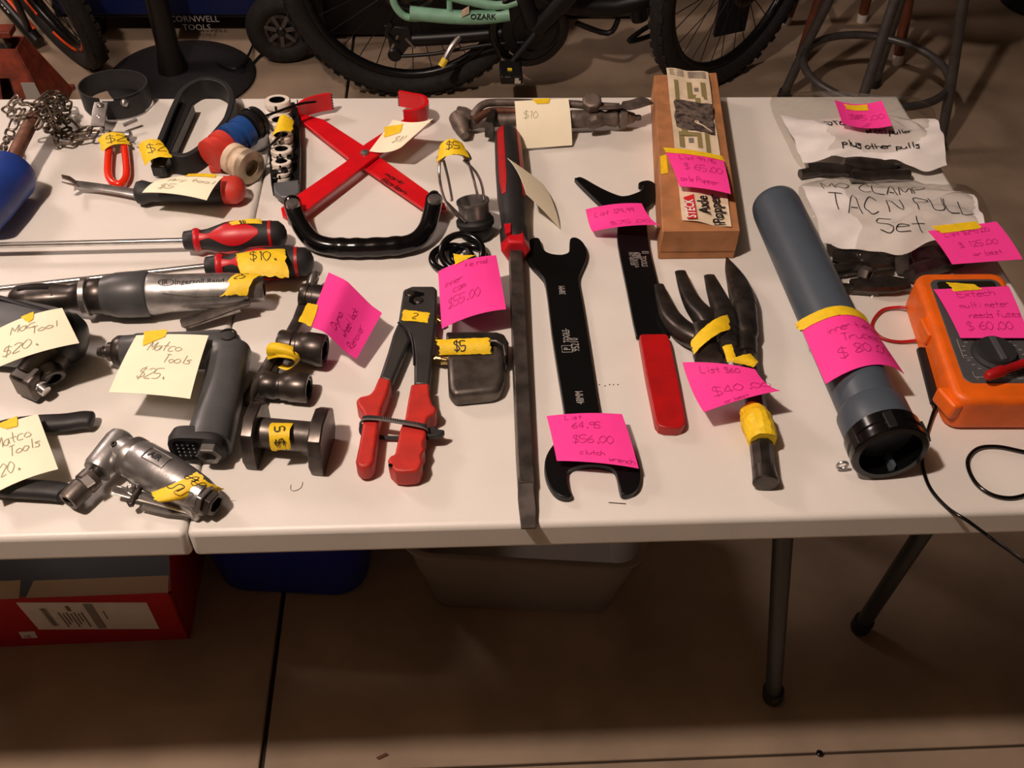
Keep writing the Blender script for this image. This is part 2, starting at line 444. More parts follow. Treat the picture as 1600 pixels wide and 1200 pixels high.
X0, X1, Y0, Y1, HC = -3.2, 4.2, -2.4, 4.8, 2.72
def struct(name, vf, m): return solo(name, vf, m, kind='structure', loc=V((0,0,0)))
struct('ceiling', boxa(X0,X1,Y0,Y1,HC,HC+.1), 'ceiling_paint')
struct('wall_left', boxa(X0-.1,X0,Y0,Y1,0,HC), 'wall_paint'); struct('wall_right', boxa(X1,X1+.1,Y0,Y1,0,HC), 'wall_paint')
struct('wall_front', boxa(X0,X1,Y0-.1,Y0,0,HC), 'wall_paint'); struct('wall_back', boxa(X0,X1,Y1,Y1+.1,0,HC), 'wall_paint')
# ---------------------------------------------------------------- folding table
T = empty('folding_table', 'long white plastic folding table with a centre fold seam and grey legs', 'table', (0,.38,0))
D, L = .76, .915
def half(x0, x1):
    vs, fs = boxa(x0, x1, 0, D, TZ-.038, TZ); return vs, fs
part(T, 'tabletop_panel', half(-L, -.0008), 'table_plastic', bevel=.006, seg=4)
part(T, 'tabletop_panel', half(.0008, L), 'table_plastic', bevel=.006, seg=4)
def tleg(top, foot, r=.0125):
    d = (foot-top)
    l = part(T, 'leg', sweep([top, top+d*.5, top+d*.97], r, n=18), 'leg_grey')
    part(l, 'foot_cap', lathe(top+d*.945, foot, [(0,r+.001),(.02,r+.004),(.7,r+.004),(1,r)], 18), 'black_rubber')
for s in (1, -1):
    a, b = V((.60*s,.13,TZ-.03)), V((.748*s,.165,.004))
    a2, b2 = V((.885*s,.20,TZ-.03)), V((.925*s,.284,.004))
    if s == 1:
        tleg(a, b); tleg(a2, b2)
    c, e = V((.62*s,.63,TZ-.03)), V((.74*s,.60,.004))
    if s == -1: tleg(a, b)
    tleg(c, e)
    m1 = a+(b-a)*.12; m2 = c+(e-c)*.12
    part(T, 'leg_brace', sweep([m1, m2], .009, n=12), 'leg_grey')

# ---------------------------------------------------------------- red carton under the table
bl, br = F(41,1009), F(297,998)
ex = (br-bl); wlen = ex.length; ex.normalize(); ey = V((-ex.y, ex.x, 0))
hgt = .142
R = empty('carton', 'open red cardboard carton with a white shipping label under the table', 'box', (bl+br)*.5)
x0 = bl - ex*.12; wid = wlen+.12; dep = .30
def bp(a, b, z): return x0 + ex*a + ey*b + V((0,0,z))
th = .004
def slab(p, q, t, z0, z1):
    d = (q-p).normalized(); n = V((-d.y,d.x,0))*t
    vs = [p+V((0,0,z0)), q+V((0,0,z0)), q+n+V((0,0,z0)), p+n+V((0,0,z0))]; vs += [v+V((0,0,z1-z0)) for v in vs]
    return vs, [(3,2,1,0),(4,5,6,7),(0,1,5,4),(1,2,6,5),(2,3,7,6),(3,0,4,7)]
part(R, 'front_panel', slab(bp(0,0,0), bp(wid,0,0), th, 0, hgt), 'box_red')
part(R, 'back_panel', slab(bp(0,dep-th,0), bp(wid,dep-th,0), th, 0, hgt), 'box_red')
part(R, 'side_panel', slab(bp(wid,0,0), bp(wid,dep,0), th, 0, hgt), 'box_red')
part(R, 'side_panel', slab(bp(th,0,0), bp(th,dep,0), th, 0, hgt), 'box_red')
part(R, 'bottom_panel', boxf(bp(wid/2,dep/2,.003), ex*(wid/2-.005), ey*(dep/2-.005), V((0,0,.002))), 'box_inside')
for a, b, dz in ((.0,.155,.004),(.165,wid-.004,.001)):
    q = [bp(a,.002,hgt), bp(b,.002,hgt), bp(b-.003,.030,hgt+.004+dz), bp(a+.006,.030,hgt+.005)]
    part(R, 'torn_flap', prism(q, .003), 'box_inside', label='torn pale cardboard flap')
part(R, 'dark_filler', boxf(bp(wid/2,dep/2,.045), ex*(wid/2-.008), ey*(dep/2-.008), V((0,0,.040))), 'filler_black', bevel=.01, label='black filler added to keep the carton interior dark')  # black block added so the open carton stays dark inside
flp = part(R, 'side_flap', prism([bp(wid,.004,hgt), bp(wid,dep-.01,hgt), bp(wid+.012,dep-.02,hgt+.08), bp(wid+.012,.02,hgt+.08)], .003), 'box_red')
def fp(px, py):
    # point on the carton front
    d = ray(px, py); n = -ey; t = (bl-CAMP).dot(n)/d.dot(n); return CAMP+d*t - ey*.0008
lab = part(R, 'shipping_label', prism([fp(25,941), fp(229,941), fp(249,982), fp(61,983)], .0006, tuple(ey)), 'white_paper', label='white shipping label')
lw = ex; lu = V((0,0,1))
LP = lambda u, v: bilerp([fp(25,941), fp(229,941), fp(249,982), fp(61,983)])(u, v) - ey*.0006
def lq(u0, u1, v0, v1): return [LP(u0,v0), LP(u1,v0), LP(u1,v1), LP(u0,v1)], [(0,1,2,3)]
bars = join(*[lq(.14+.011*i, .14+.011*i+.004+.003*(i%3), .2, .85) for i in range(5)], *[lq(.50+.0095*i, .50+.0095*i+.005, .03, .95) for i in range(8)],
            *[lq(.26+.03*i, .265+.03*i+.008, .35+.04*(i%2), .9-.1*(i%3)) for i in range(7)], lq(.35,.38,.12,.3), lq(.62,.63,.3,.6))
part(lab, 'barcode_print', bars, 'print_grey')
mk = part(R, 'size_mark', prism([fp(29,987), fp(54,986), fp(59,996), fp(35,997)], .0004, tuple(ey)), 'white_paper')
part(mk, 'lettering', printed('10', fp(38,996)-ey*.0006, ex, V((0,0,1)), .012), 'box_red')

# ---------------------------------------------------------------- blue tub and frosted tub
def tub(name, label, c, ang, lx, ly, h, taper, m, rim=.012, wallt=.003, corner=.04):
    e1 = V((math.cos(ang), math.sin(ang), 0)); e2 = V((-e1.y, e1.x, 0))
    t = empty(name, label, 'tub', c)
    def ring(z, k, ins=0):
        hx, hy = lx/2*(1-taper*(1-k))-ins, ly/2*(1-taper*(1-k)*lx/ly*.6)-ins; out = []; r = max(.006, corner-ins)
        for sx, sy, a0 in ((1,1,0),(-1,1,90),(-1,-1,180),(1,-1,270)):
            for i in range(6):
                a = math.radians(a0+18*i); out.append(c + e1*(sx*(hx-r)+math.cos(a)*r) + e2*(sy*(hy-r)+math.sin(a)*r) + V((0,0,z)))
        return out
    prof = [ring(.0,0,.012), ring(.006,0), ring(h*.45,.45), ring(h*.62,.62,-.003), ring(h*.9,.9,-.003), ring(h,1)]
    inn = [ring(h,1,wallt), ring(h*.5,.5,wallt), ring(.008,0,wallt)]
    allr = prof+inn; n = 24; vs = [p for r in allr for p in r]; fs = []
    for i in range(len(allr)-1):
        for j in range(n): fs.append((i*n+j, i*n+(j+1) % n, (i+1)*n+(j+1) % n, (i+1)*n+j))
    fs.append(tuple(range(n-1,-1,-1))); fs.append(tuple((len(allr)-1)*n+j for j in range(n)))
    part(t, 'body', (vs, fs), m)
    rr = spl(ring(h,1,-.004), 1, True)
    part(t, 'rim', sweep(rr, rim*.55, rim*.4, n=8, closed=True), m)
    return t
p1, p2 = F(668,941), F(958,957)
d = (p2-p1); a = math.atan2(d.y, d.x); c = (p1+p2)*.5 + V((-math.sin(a), math.cos(a), 0))*.11; c.z = .001
tub('storage_tub', 'frosted translucent white storage tub on the floor under the table', c, a, d.length*1.17, .27, .185, .15, 'frosted_tub')
p1, p2 = F(345,936), F(545,943)
d = (p2-p1); a = math.atan2(d.y, d.x)-.02; c = (p1+p2)*.5 + V((-math.sin(a), math.cos(a), 0))*.17 + V((.005,.0,0)); c.z = .001
tub('storage_tub', 'dark blue plastic storage tub on the floor beside the red carton', c, a, d.length*1.30, .33, .17, .09, 'tub_blue', corner=.055)

# floor scraps
solo('wood_chip', prism([F(588,1183,.004), F(603,1176,.004), F(607,1179,.004), F(592,1186,.004)], .004), 'wood_brown', 'small brown chip lying on the lit concrete floor', 'debris')
solo('pebble', lathe(F(1279,1180,0), F(1283,1174,.008), [(0,.002),(.2,.005),(.6,.006),(.9,.004),(1,.001)], 10), 'gloss_black', 'small black pebble on the concrete floor by the joint', 'debris')

# ================================================================ tools, left half of the table
# ---------------------------------------------------------------- chain wrench
t = empty('chain_wrench', 'chain wrench with blue grip, dark bar and a heap of steel chain', 'wrench', W(20,290))
g0, g1 = W(-36,340,.036), W(22,262,.036)
part(t, 'grip', lathe(g0, g1, [(0,.027),(.3,.030),(.62,.031),(.8,.033),(.92,.030),(.98,.020),(1,.012)], 28), 'blue_grip')
part(t, 'bar', sweep([W(14,268,.037), W(28,232,.040), W(44,200,.044), W(66,160,.048)], .0085, .006, n=12, pw=4), 'rust_steel', label='dark rusty steel bar')
lk = []
for i in range(28):
    a = 2*PI*i/28; x, y = math.cos(a), math.sin(a); lk.append(V((.0055*(1 if x > 0 else -1)+.0048*x if abs(x) > .01 else 0, .0052*y, 0)))
lme = rawmesh('chain_link', sweep(lk, .00165, n=8, closed=True), 'chain_steel')
path = [(2,252,.05),(3,238,.048),(14,218,.02),(20,200,.02),(34,178,.03),(18,178,.02),(12,170,.02),(26,160,.03),(46,166,.052),(62,158,.058),(76,148,.056),(90,152,.05),(94,166,.035),(78,178,.05),(62,190,.052),(74,198,.035),(92,194,.026),(102,180,.02),(106,164,.014),(96,156,.03),(82,166,.055),(92,184,.035),(108,192,.016),(114,202,.012),(100,206,.014),(84,204,.016),(84,216,.010),(98,222,.010),(114,214,.01),(130,206,.01),(148,203,.009),(152,210,.009),(136,214,.010),(120,216,.010),(104,214,.012),(92,210,.014),(72,172,.06),(58,170,.062),(84,158,.062),(70,182,.06),(88,172,.055),(40,186,.046),(50,176,.058),(66,166,.066)]
pp = spl([W(*q) for q in path], 12)
acc = 0; k = 0; last = pp[0]; nl = 0
for i in range(1, len(pp)):
    acc += (pp[i]-pp[i-1]).length
    if acc > .0150:
        acc = 0; d = (pp[i]-last); last = pp[i]
        if d.length < 1e-4: continue
        zz = V((0,0,1)) if nl % 2 else V((random.uniform(-.5,.5),random.uniform(-.5,.5),.15))
        mt = frame(pp[i]+V((0,0,.002)), d, zz + V((random.uniform(-.3,.3),random.uniform(-.3,.3),.3)))
        inst(t, 'chain_link', lme, mt); nl += 1

# ---------------------------------------------------------------- band wrench with red loop handle
t = empty('filter_wrench', 'filter wrench with a round black band and bright red loop handle', 'wrench', W(185,230))
cen = W(186,165,.0); cen.z = TZ
e1 = (W(240,163)-W(130,163)).normalized(); e2 = V((-e1.y,e1.x,0))
Rb = .046
band = [cen + e1*(Rb*math.cos(a)) + e2*(Rb*.86*math.sin(a)) for a in [math.radians(-78+ (336)*i/40) for i in range(41)]]
part(t, 'band', wall(band, .004, .034, .0016), 'soft_black')
ovl = [cen + e1*((Rb+.002)*math.cos(a)) + e2*((Rb*.86+.002)*math.sin(a)) for a in [math.radians(-96+66*i/12) for i in range(13)]]
part(t, 'band_overlap', wall(ovl, .003, .031, .0016), 'soft_black')
fr = cen - e2*(Rb*.86+.004) - e1*.006
br0 = [fr + V((0,0,.030)) + e1*.0, fr - e2*.016 + V((0,0,.026)), fr - e2*.036 + V((0,0,.016))]
part(t, 'bracket', sweep(br0, .0095, .0012, n=12, pw=6), 'steel')
for q in (.030, .022):
    p = fr - e2*(.006 if q > .025 else .021) + V((0,0,q-.001)); part(t, 'rivet', lathe(p, p+V((0,0,.0035)), [(0,.005),(.5,.0048),(.85,.0035),(1,.001)], 14), 'steel')
p = cen + e1*.022 - e2*(Rb*.86-.004) + V((0,0,.026)); part(t, 'rivet', lathe(p, p - e2*.006, [(0,.006),(.5,.0055),(1,.002)], 14), 'steel')
part(t, 'guide_pin', sweep([W(193,196,.012), W(214,187,.014)], .0028, n=10), 'steel')
part(t, 'hinge', lathe(W(164,211,.010), W(206,212,.010), [(0,.005),(.06,.007),(.2,.007),(.24,.005),(.76,.005),(.8,.007),(.96,.007),(1,.004)], 16), 'steel')
lp = spl(O([(171,226,.010),(169,250,.009),(169,272,.008),(175,284,.008),(184,288,.008),(193,284,.008),(198,272,.008),(197,250,.009),(194,226,.010)]), 8)
part(t, 'loop_handle', sweep(lp, .0050, n=14), 'red_loop')
part(t, 'loop_wire', sweep(O([(172,228,.010),(172,212,.010)]) , .003, n=10), 'steel'); part(t, 'loop_wire', sweep(O([(192,228,.010),(196,212,.010)]), .003, n=10), 'steel')
tape(t, [(153,217,.012),(193,209,.018),(203,226,.012),(160,237,.014)], '$2.', bu=.006, size=.55, u0=.28, v0=.78)

# ---------------------------------------------------------------- rubber strap wrench
t = empty('strap_wrench', 'black rubber strap wrench with a square tube end', 'wrench', W(290,220))
lp = C(0,100,[(985,620,.022),(1040,480,.026),(1110,310,.028),(1170,210,.028),(1290,150,.028),(1410,180,.028),(1460,260,.028),(1440,370,.027),(1400,440,.026),(1290,560,.022),(1180,630,.018),(1080,620,.015)])
b = spl([V((p.x,p.y,0)) for p in [W(q[0],q[1],.014) for q in lp]], 6)
part(t, 'strap', wall(b, .002, .030, .0085), 'black_rubber', bevel=.0012)
tb = [W(248,268,.012), W(262,240,.013), W(281,196,.014), W(294,168,.014)]
part(t, 'square_tube', sweep([tb[0]+(tb[3]-tb[0])*k for k in (0,.5,1)], .0125, .0115, n=4, pw=2, roll=PI/4), 'black_plastic', bevel=.001)
dn = (tb[0]-tb[3]).normalized()
part(t, 'tube_bore', sweep([tb[0]+dn*.0003, tb[0]+dn*.0008], .0085, n=4, roll=PI/4), 'gloss_black')
part(t, 'clamp_block', prism(O(C(0,100,[(905,495),(940,485),(990,520),(985,560),(930,560)]), .022), .02), 'black_plastic', bevel=.001)
tape(t, [(216,228,.030),(250,219,.038),(269,246,.036),(227,258,.028)], '$2', bu=.006, bv=.0, size=.4, u0=.32, v0=.66)

# ---------------------------------------------------------------- trim removal tool
t = empty('trim_tool', 'trim removal tool with forked steel blade, black grip and red end', 'pry tool', W(240,300))
blade = O([(118,288,.012),(150,292,.009),(190,298,.010),(214,302,.012)])
part(t, 'blade', sweep(spl(blade,5), .0068, .0018, n=12, pw=5), 'steel')
for dx, dy in ((0,-5),(2,4)):
    part(t, 'prong', sweep(O([(120,289+dy*.3,.012),(108+dx,284+dy,.020),(97+dx,281+dy,.028)]), [.0036,.0038,.0030], [.0016,.0014,.0008], n=10, pw=4), 'steel')
hp0, hp1 = W(211,301,.016), W(352,297,.018)
prof = [(0,.008),(.03,.0145),(.09,.0165),(.18,.013),(.35,.0135),(.6,.016),(.85,.0175),(.97,.0165),(1,.012)]
part(t, 'grip', lathe(hp0, hp1, prof, 22, .9), 'soft_black')
part(t, 'end_cap', lathe(W(347,297,.018), W(383,296,.018), [(0,.015),(.1,.0185),(.6,.019),(.85,.015),(1,.007)], 22, .9), 'coupler_red', label='red plastic end cap')
note('cream note lying on the trim tool with the red end', [(252,280,.040),(349,276,.044),(323,313,.040),(222,301,.038)], 'cream',
     [('Pry tool',.25,.45,.16,.15),('$5',.2,.8,.2,.15)], [((.42,-.10),(.88,-.07),(.9,.13),(.44,.12))], bu=.004, bv=.003)

# ---------------------------------------------------------------- line disconnect coupler bundle
t = empty('disconnect_couplers', 'bundle of black, blue, red and cream disconnect couplers on a black tie', 'coupler set', W(370,240))
def spool(tt, p0, p1, r, m, bore='gloss_black', n=24, open_end=True):
    pr = [(0,r*.86),(.04,r),(.34,r),(.40,r*.86),(.55,r*.86),(.6,r*1.0),(.95,r*1.0),(1,r*.93),(1.0,r*.62),(.75,r*.6),(.74,.0005)]
    return part(tt, 'coupler', lathe(p0, p1, pr, n), m)
k = spool(t, W(404,188,.034), W(388,199,.034), .0205, 'black_plastic')
part(k, 'rib', torus(W(396,193,.034), V((0,0,1)), (W(388,200,.034)-W(408,186,.034)).normalized().cross(V((0,0,1))).normalized(), .0206, .0014, 28, 8), 'gloss_black')
spool(t, W(356,222,.032), W(386,203,.033), .0215, 'blue_plastic')
spool(t, W(328,244,.028), W(354,224,.030), .0210, 'coupler_red')
spool(t, W(362,246,.024), W(388,260,.023), .0205, 'coupler_cream')
part(t, 'metal_collar', lathe(W(384,258,.023), W(394,263,.023), [(0,.0205),(.1,.022),(.9,.022),(1,.0205),(1,.011),(.2,.011),(.2,.0005)], 24), 'collar_metal', label='worn pale metal collar')
part(t, 'tab', prism(O(C(320,100,[(15,600),(100,620),(95,640),(25,640)]), .012), .010), 'coupler_red', bevel=.001)
part(t, 'cable_tie', sweep(spl(O([(392,240,.024),(415,232,.030),(432,218,.036),(441,208,.036)]), 6), .0022, .0014, n=10), 'gloss_black')
part(t, 'cable_tie', sweep(spl(O([(408,184,.045),(440,172,.046),(470,162,.044),(494,159,.040)]), 6), [.0024]*18+[.0012], .0012, n=8), 'gloss_black')

# ---------------------------------------------------------------- tray of white spools
t = empty('coupler_tray', 'black tray holding white plastic disconnect rings of falling size', 'coupler set', W(445,230))
tr = O(C(320,100,[(395,250),(560,235),(590,300),(600,600),(600,790),(560,830),(470,840),(425,800),(410,600)]), .006)
part(t, 'tray', prism(tr, .006), 'black_plastic', bevel=.0015)
tp = [W(427+i*0, 0, 0) for i in ()]
edge_l = [W(*q,) for q in C(320,100,[(400,260,.006),(412,600,.006),(427,800,.006)])]; edge_r = [W(*q) for q in C(320,100,[(585,270,.006),(600,560,.006),(596,790,.006)])]
part(t, 'tray_lip', wall(edge_l, 0, .018, .0015), 'black_plastic'); part(t, 'tray_lip', wall(edge_r, 0, .018, .0015), 'black_plastic')
for cx, cy, r, h in ((452,222,84,.034),(468,345,80,.030),(474,440,74,.028),(478,528,66,.026),(478,606,60,.022),(474,672,56,.018)):
    px, py = 320+cx/4, 100+cy/4; rr = r/4/1170; 
    top = W(px, py, h); a0 = V((top.x, top.y-.003, TZ+.006))
    k = part(t, 'ring', lathe(a0, top, [(0,rr*.9),(.08,rr),(.45,rr),(.5,rr*.86),(.62,rr*.86),(.68,rr),(.93,rr),(1,rr*.92),(1,rr*.62),(.6,rr*.6),(.6,.0003)], 24), 'white_plastic')
    part(k, 'bore', lathe(top-(top-a0)*.25, top-(top-a0)*.02, [(0,rr*.615),(1,rr*.615),(1,rr*.52),(.3,rr*.5),(.3,.0003)], 20), 'gloss_black')
    part(k, 'slot', boxf(top-(top-a0)*.12-V((0,rr*.8,0)), V((rr*.09,0,0)), V((0,rr*.22,0)), V((0,0,.0035))), 'gloss_black')
for (x, y) in ((435,246),(450,250),(456,262),(440,264),(447,282),(432,286)):
    a0 = W(x, y, .006); part(t, 'insert', lathe(a0, a0+V((0,0,.018)), [(0,.006),(.6,.006),(.65,.0045),(1,.0045),(1,.003),(.6,.003)], 14), 'black_plastic')
part(t, 'clear_cover', prism(O(C(320,100,[(425,740),(590,720),(592,800),(560,826),(475,832),(432,800)]), .016), .009), 'grey_plastic', bevel=.002)
tape(t, [(438,190,.040),(456,184,.046),(458,210,.036),(419,218,.036)], None, bu=.008, tw=.004)

# ---------------------------------------------------------------- red crossed-bar tool
t = empty('cross_bar_tool', 'red crossed-bar tool with toothed hooks and a bent black handle', 'hand tool', W(570,260))
barA = O(C(320,100,[(598,300),(640,320),(740,345),(1010,520),(1440,830),(1500,870),(1510,905),(1470,915),(1380,910),(1000,650),(900,590),(620,370),(600,340)]), .012)
barB = O(C(320,100,[(475,900),(500,880),(560,830),(880,610),(1000,500),(1240,345),(1330,365),(1090,560),(640,910),(520,965),(485,945)]), .0185)
part(t, 'bar', prism(barA, .005), 'red_paint', bevel=.0006); part(t, 'bar', prism(barB, .005), 'red_paint', bevel=.0006)
# toothed hooks bent up out of the bars
def hook(pts, h0, h1, teeth_at_end=True):
    base = spl([W(*q) for q in pts], 5); o = part(t, 'hook', wall(base, h0, h1, .0042), 'red_paint')
    e = base[-1]; d = (base[-1]-base[-2]); d.z = 0; d.normalize(); s = V((d.y,-d.x,0))*.0021
    tv = []
    for i in range(6):
        z0 = TZ+h0+(h1-h0)*i/6; z1 = TZ+h0+(h1-h0)*(i+.55)/6
        a = V((e.x,e.y,z0)); b = V((e.x,e.y,z1)); m = (a+b)*.5 + d*.0022
        tv.append(([a+s, b+s, m+s, a-s, b-s, m-s], [(0,1,2),(5,4,3),(0,3,4,1),(1,4,5,2),(2,5,3,0)]))
    part(o, 'teeth', join(*tv), 'dark_steel')
hook(C(320,100,[(596,330,.012),(640,300,.012),(720,275,.012),(795,262,.012)]), .007, .032)
hook(C(320,100,[(1245,372,.016),(1330,362,.016),(1392,325,.016),(1372,280,.016),(1290,262,.016),(1218,248,.016)]), .013, .036)
p = W(570,239,.0185); part(t, 'pivot_rivet', lathe(p-V((0,0,.012)), p+V((0,0,.003)), [(0,.0062),(.8,.0062),(.95,.005),(1,.003)], 18), 'cast_aluminium')
hp = O([(456,314,.030),(462,335,.026),(472,356,.020),(489,376,.015),(515,385,.013),(560,387,.013),(620,384,.013),(648,377,.014),(665,360,.018),(673,338,.023),(679,308,.030)])
hs = spl(hp, 8); ra = []
for i, q in enumerate(hs):
    x = i/(len(hs)-1); r = .0108
    if .42 < x < .62: r += .0014*abs(math.sin((x-.42)/.2*PI*4))
    if x < .01 or x > .99: r = .0098
    ra.append(r)
part(t, 'handle', sweep(hs, ra, n=18), 'gloss_black', label='glossy black bent tube handle')
for q in ((457,317),(679,310)):
    a = W(*q,.036); a = W(q[0], q[1], .0385); part(t, 'bolt_head', lathe(a-V((0,0,.004)), a+V((0,0,.0022)), [(0,.0085),(.6,.0085),(.9,.0075),(1,.004)], 18), 'steel')
    b = W(q[0], q[1]+6, .02); part(t, 'bolt', lathe(V((b.x,b.y,TZ+.001)), V((b.x,b.y,TZ+.034)), [(0,.0055),(1,.0055)], 12), 'dark_steel')
# handwriting on the bar
B0, B1 = W(606,270,.0125), W(652,296,.0125); ey = V((0,0,1)).cross((B1-B0).normalized())
PB = lambda u, v: B0 + (B1-B0)*u - ey*(v*.02)
part(t, 'handwriting', ink(PB, strokes('mark', .0, .30, .34, .1, 0, .55)+strokes('Balen', .10, .92, .40, .1, 0, .55), .0012), 'ink_black')
note('cream note curling off the hook of the red crossed-bar tool', [(614,187,.040),(677,185,.052),(628,229,.040),(577,236,.022)], 'cream',
     [('$10',.38,.68,.2,.1)], [((-.05,.25),(.28,.08),(.38,.34),(.1,.55))], bu=-.006)

# ---------------------------------------------------------------- two long screwdrivers
def driver(label, s0, h0, h1, tapes):
    t = empty('screwdriver', label, 'screwdriver', V((h0.x, h0.y, TZ)), 'long red and black screwdrivers')
    part(t, 'shaft', lathe(s0, h0, [(0,.0036),(1,.0036)], 16), 'chrome')
    prof = [(0,.0085),(.01,.0108),(.085,.0118),(.10,.0132),(.13,.0136),(.17,.0112),(.24,.0122),(.40,.0182),(.52,.0194),(.68,.0186),(.84,.0172),(.93,.0164),(.98,.011),(1,.005)]
    part(t, 'handle', lathe(h0, h1, prof, 32), 'soft_black')
    pr2 = [(a, r+.0002) for a, r in prof]
    part(t, 'collar', lathe(h0+(h1-h0)*.10, h0+(h1-h0)*.17, [(0,.0128),(.2,.0139),(.5,.0139),(1,.0119)], 28), 'red_plastic')
    for an in (.62, .62+2.09, .62-2.09):
        part(t, 'grip_panel', inlay(h0, h1, prof, .165, .74, an, lambda x: .16+.66*math.sin(PI*min(1,max(0,(x-.16)/.84)))**1.0 if x > .16 else .42-1.6*x), 'red_plastic')
    part(t, 'end_band', lathe(h0+(h1-h0)*.83, h0+(h1-h0)*.86, [(0,.0176),(1,.0176)], 32), 'red_dip')
    return t
t = driver('long screwdriver with red panelled handle lying free above the other one', W(-26,384,.0185), W(287,376,.0195), W(448,366,.0195), None)
tape(t, [(358,347,.040),(407,342,.040),(409,350,.037),(362,352,.039)], '$10', bu=.002, size=.7, u0=.3, v0=.95)
t = driver('long screwdriver with a wide yellow price tape on its handle beside the air ratchet', W(-60,458,.0185), W(321,416,.0195), W(490,408,.0195), None)
tape(t, [(370,396,.034),(444,388,.036),(452,434,.030),(378,432,.032)], '$10.', bu=.002, bv=.009, size=.36, u0=.26, v0=.62)

# ---------------------------------------------------------------- air ratchet
t = empty('air_ratchet', 'air ratchet with polished body, grey rubber sleeve and dark head', 'air tool', W(210,465))
a0, a1 = W(17,468,.027), W(413,452,.027)
def ax(f): return a0+(a1-a0)*f
part(t, 'head', sweep([ax(0), ax(.02), ax(.08), ax(.17), ax(.23), ax(.27), ax(.285)], [.009,.0145,.0172,.0165,.013,.015,.018], [.008,.0125,.014,.014,.012,.015,.018], n=24, pw=2.6), 'dark_steel')
part(t, 'head_slot', prism([ax(.04)+V((0,-.001,.0142)), ax(.16)+V((0,-.001,.0146)), ax(.16)+V((0,.003,.0146)), ax(.04)+V((0,.003,.0142))], .002), 'gloss_black')
part(t, 'head_cheek', prism(O(C(0,330,[(130,478),(140,460),(330,500),(330,525),(140,530)]), .040), .008), 'worn_steel', bevel=.002)
part(t, 'ring', lathe(ax(.278), ax(.312), [(0,.0185),(.2,.0215),(.8,.0215),(1,.019)], 32), 'steel')
part(t, 'coupling', lathe(ax(.312), ax(.375), [(0,.0190),(.1,.0200),(.9,.0200),(1,.0190)], 32), 'dark_steel')
part(t, 'sleeve', lathe(ax(.365), ax(.545), [(0,.0212),(.12,.0222),(.28,.0248),(.6,.0256),(.95,.0256),(1,.024)], 36), 'grey_body')
bprof = [(0,.0225),(.04,.0238),(.2,.0212),(.45,.0205),(.8,.0200),(.93,.0185),(1,.015)]
b0, b1 = ax(.54), ax(.94); part(t, 'body', lathe(b0, b1, bprof, 36), 'cast_aluminium')
part(t, 'body_rib', inlay(b0, b1, bprof, .18, .9, .75, lambda x: .10+.25*min(1, x*2.2), .0012), 'cast_aluminium')
inl = part(t, 'air_inlet', lathe(ax(.93), ax(1.0), [(0,.012),(.1,.0142),(.9,.0142),(1,.013),(1,.009),(.3,.009),(.3,.0004)], 6), 'steel')
sd = (b1-b0).normalized(); un = V((0,0,1))
yv = un.cross(sd)
tv = []
vs, fs = printed('Ingersoll Rand', V((0,0,0)), V((1,0,0)), V((0,1,0)), 1.0, bold=.012)
def onbody(x, y, t0, sc):
    t = t0 + x*sc/(b1-b0).length; r = rint(bprof, max(0,min(1,t)))+.0004; g = -.42 + y*sc/.02
    s = sd.cross(V((0,0,1))).normalized(); u = s.cross(sd)
    return b0+(b1-b0)*t + u*(math.cos(g)*r) - s*(math.sin(g)*r)
part(t, 'lettering', ([onbody(v.x, v.y, .30, .0092) for v in vs], fs), 'soft_black', label='raised maker lettering')
ov = []
for r1 in (1.0,):
    for i in range(24):
        a = 2*PI*i/24
        for q in (1.0,.86): ov.append(onbody(math.cos(a)*1.0*q, .32+math.sin(a)*.5*q, .22, .0085))
part(t, 'emblem', (ov, [(2*i, 2*i+1, (2*i+3) % 48, (2*i+2) % 48) for i in range(24)]), 'soft_black')
vs, fs = printed('IR', V((-.55,0,0)), V((1,0,0)), V((0,1,0)), .9, bold=.02)
part(t, 'emblem_lettering', ([onbody(v.x, v.y+.02, .22, .0085) for v in vs], fs), 'soft_black')
lv = O(C(0,330,[(1130,705,.012),(1230,675,.013),(1380,620,.018),(1490,580,.022),(1560,560,.024)]))
part(t, 'throttle_lever', sweep(spl(lv,5), [.0045]+[.0080]*20, [.0018]*21, n=14, pw=3.5), 'worn_steel')
part(t, 'lever_web', sweep(O(C(0,330,[(1180,715,.008),(1330,668,.008),(1500,615,.012)])), .0012, .003, n=8, pw=4), 'steel')
part(t, 'lever_pivot', lathe(W(330,468,.016), W(322,474,.016), [(0,.005),(.5,.005),(1,.003)], 14), 'steel')
tape(t, [(354,429,.040),(408,429,.046),(386,462,.036),(343,463,.036)], '25', bu=.002, bv=.006, size=.33, u0=.4, v0=.42)

# ---------------------------------------------------------------- small air impact at the table's left end
t = empty('impact_wrench', 'grey air impact wrench with a dark steel anvil and round red emblem', 'air tool', W(50,540))
a0, a1 = W(-70,512,.034), W(131,531,.032)
def ax2(f): return a0+(a1-a0)*f
part(t, 'body', sweep([ax2(0),ax2(.2),ax2(.5),ax2(.75),ax2(.86)], [.030,.034,.034,.030,.026], [.028,.031,.031,.028,.025], n=28, pw=2.6), 'grey_plastic')
part(t, 'end_cap', lathe(ax2(.80), ax2(1.0), [(0,.026),(.1,.0275),(.55,.027),(.85,.021),(1,.008)], 28), 'black_plastic')
part(t, 'housing_edge', sweep(O(C(0,330,[(0,550,.062),(150,595,.060),(330,645,.056)])), .003, .004, n=8, pw=4), 'black_plastic')
part(t, 'deck', prism(O(C(0,330,[(-60,560),(20,562),(330,655),(300,720),(-60,760)]), .060), .010), 'grey_plastic', bevel=.003)
em = [W(*q, .0607) for q in [(8+16*math.cos(a), 497+14*math.sin(a)) for a in [2*PI*i/28 for i in range(28)]]]
e_ = part(t, 'emblem', prism(em, .0012), 'emblem_red', label='round red and grey maker emblem')
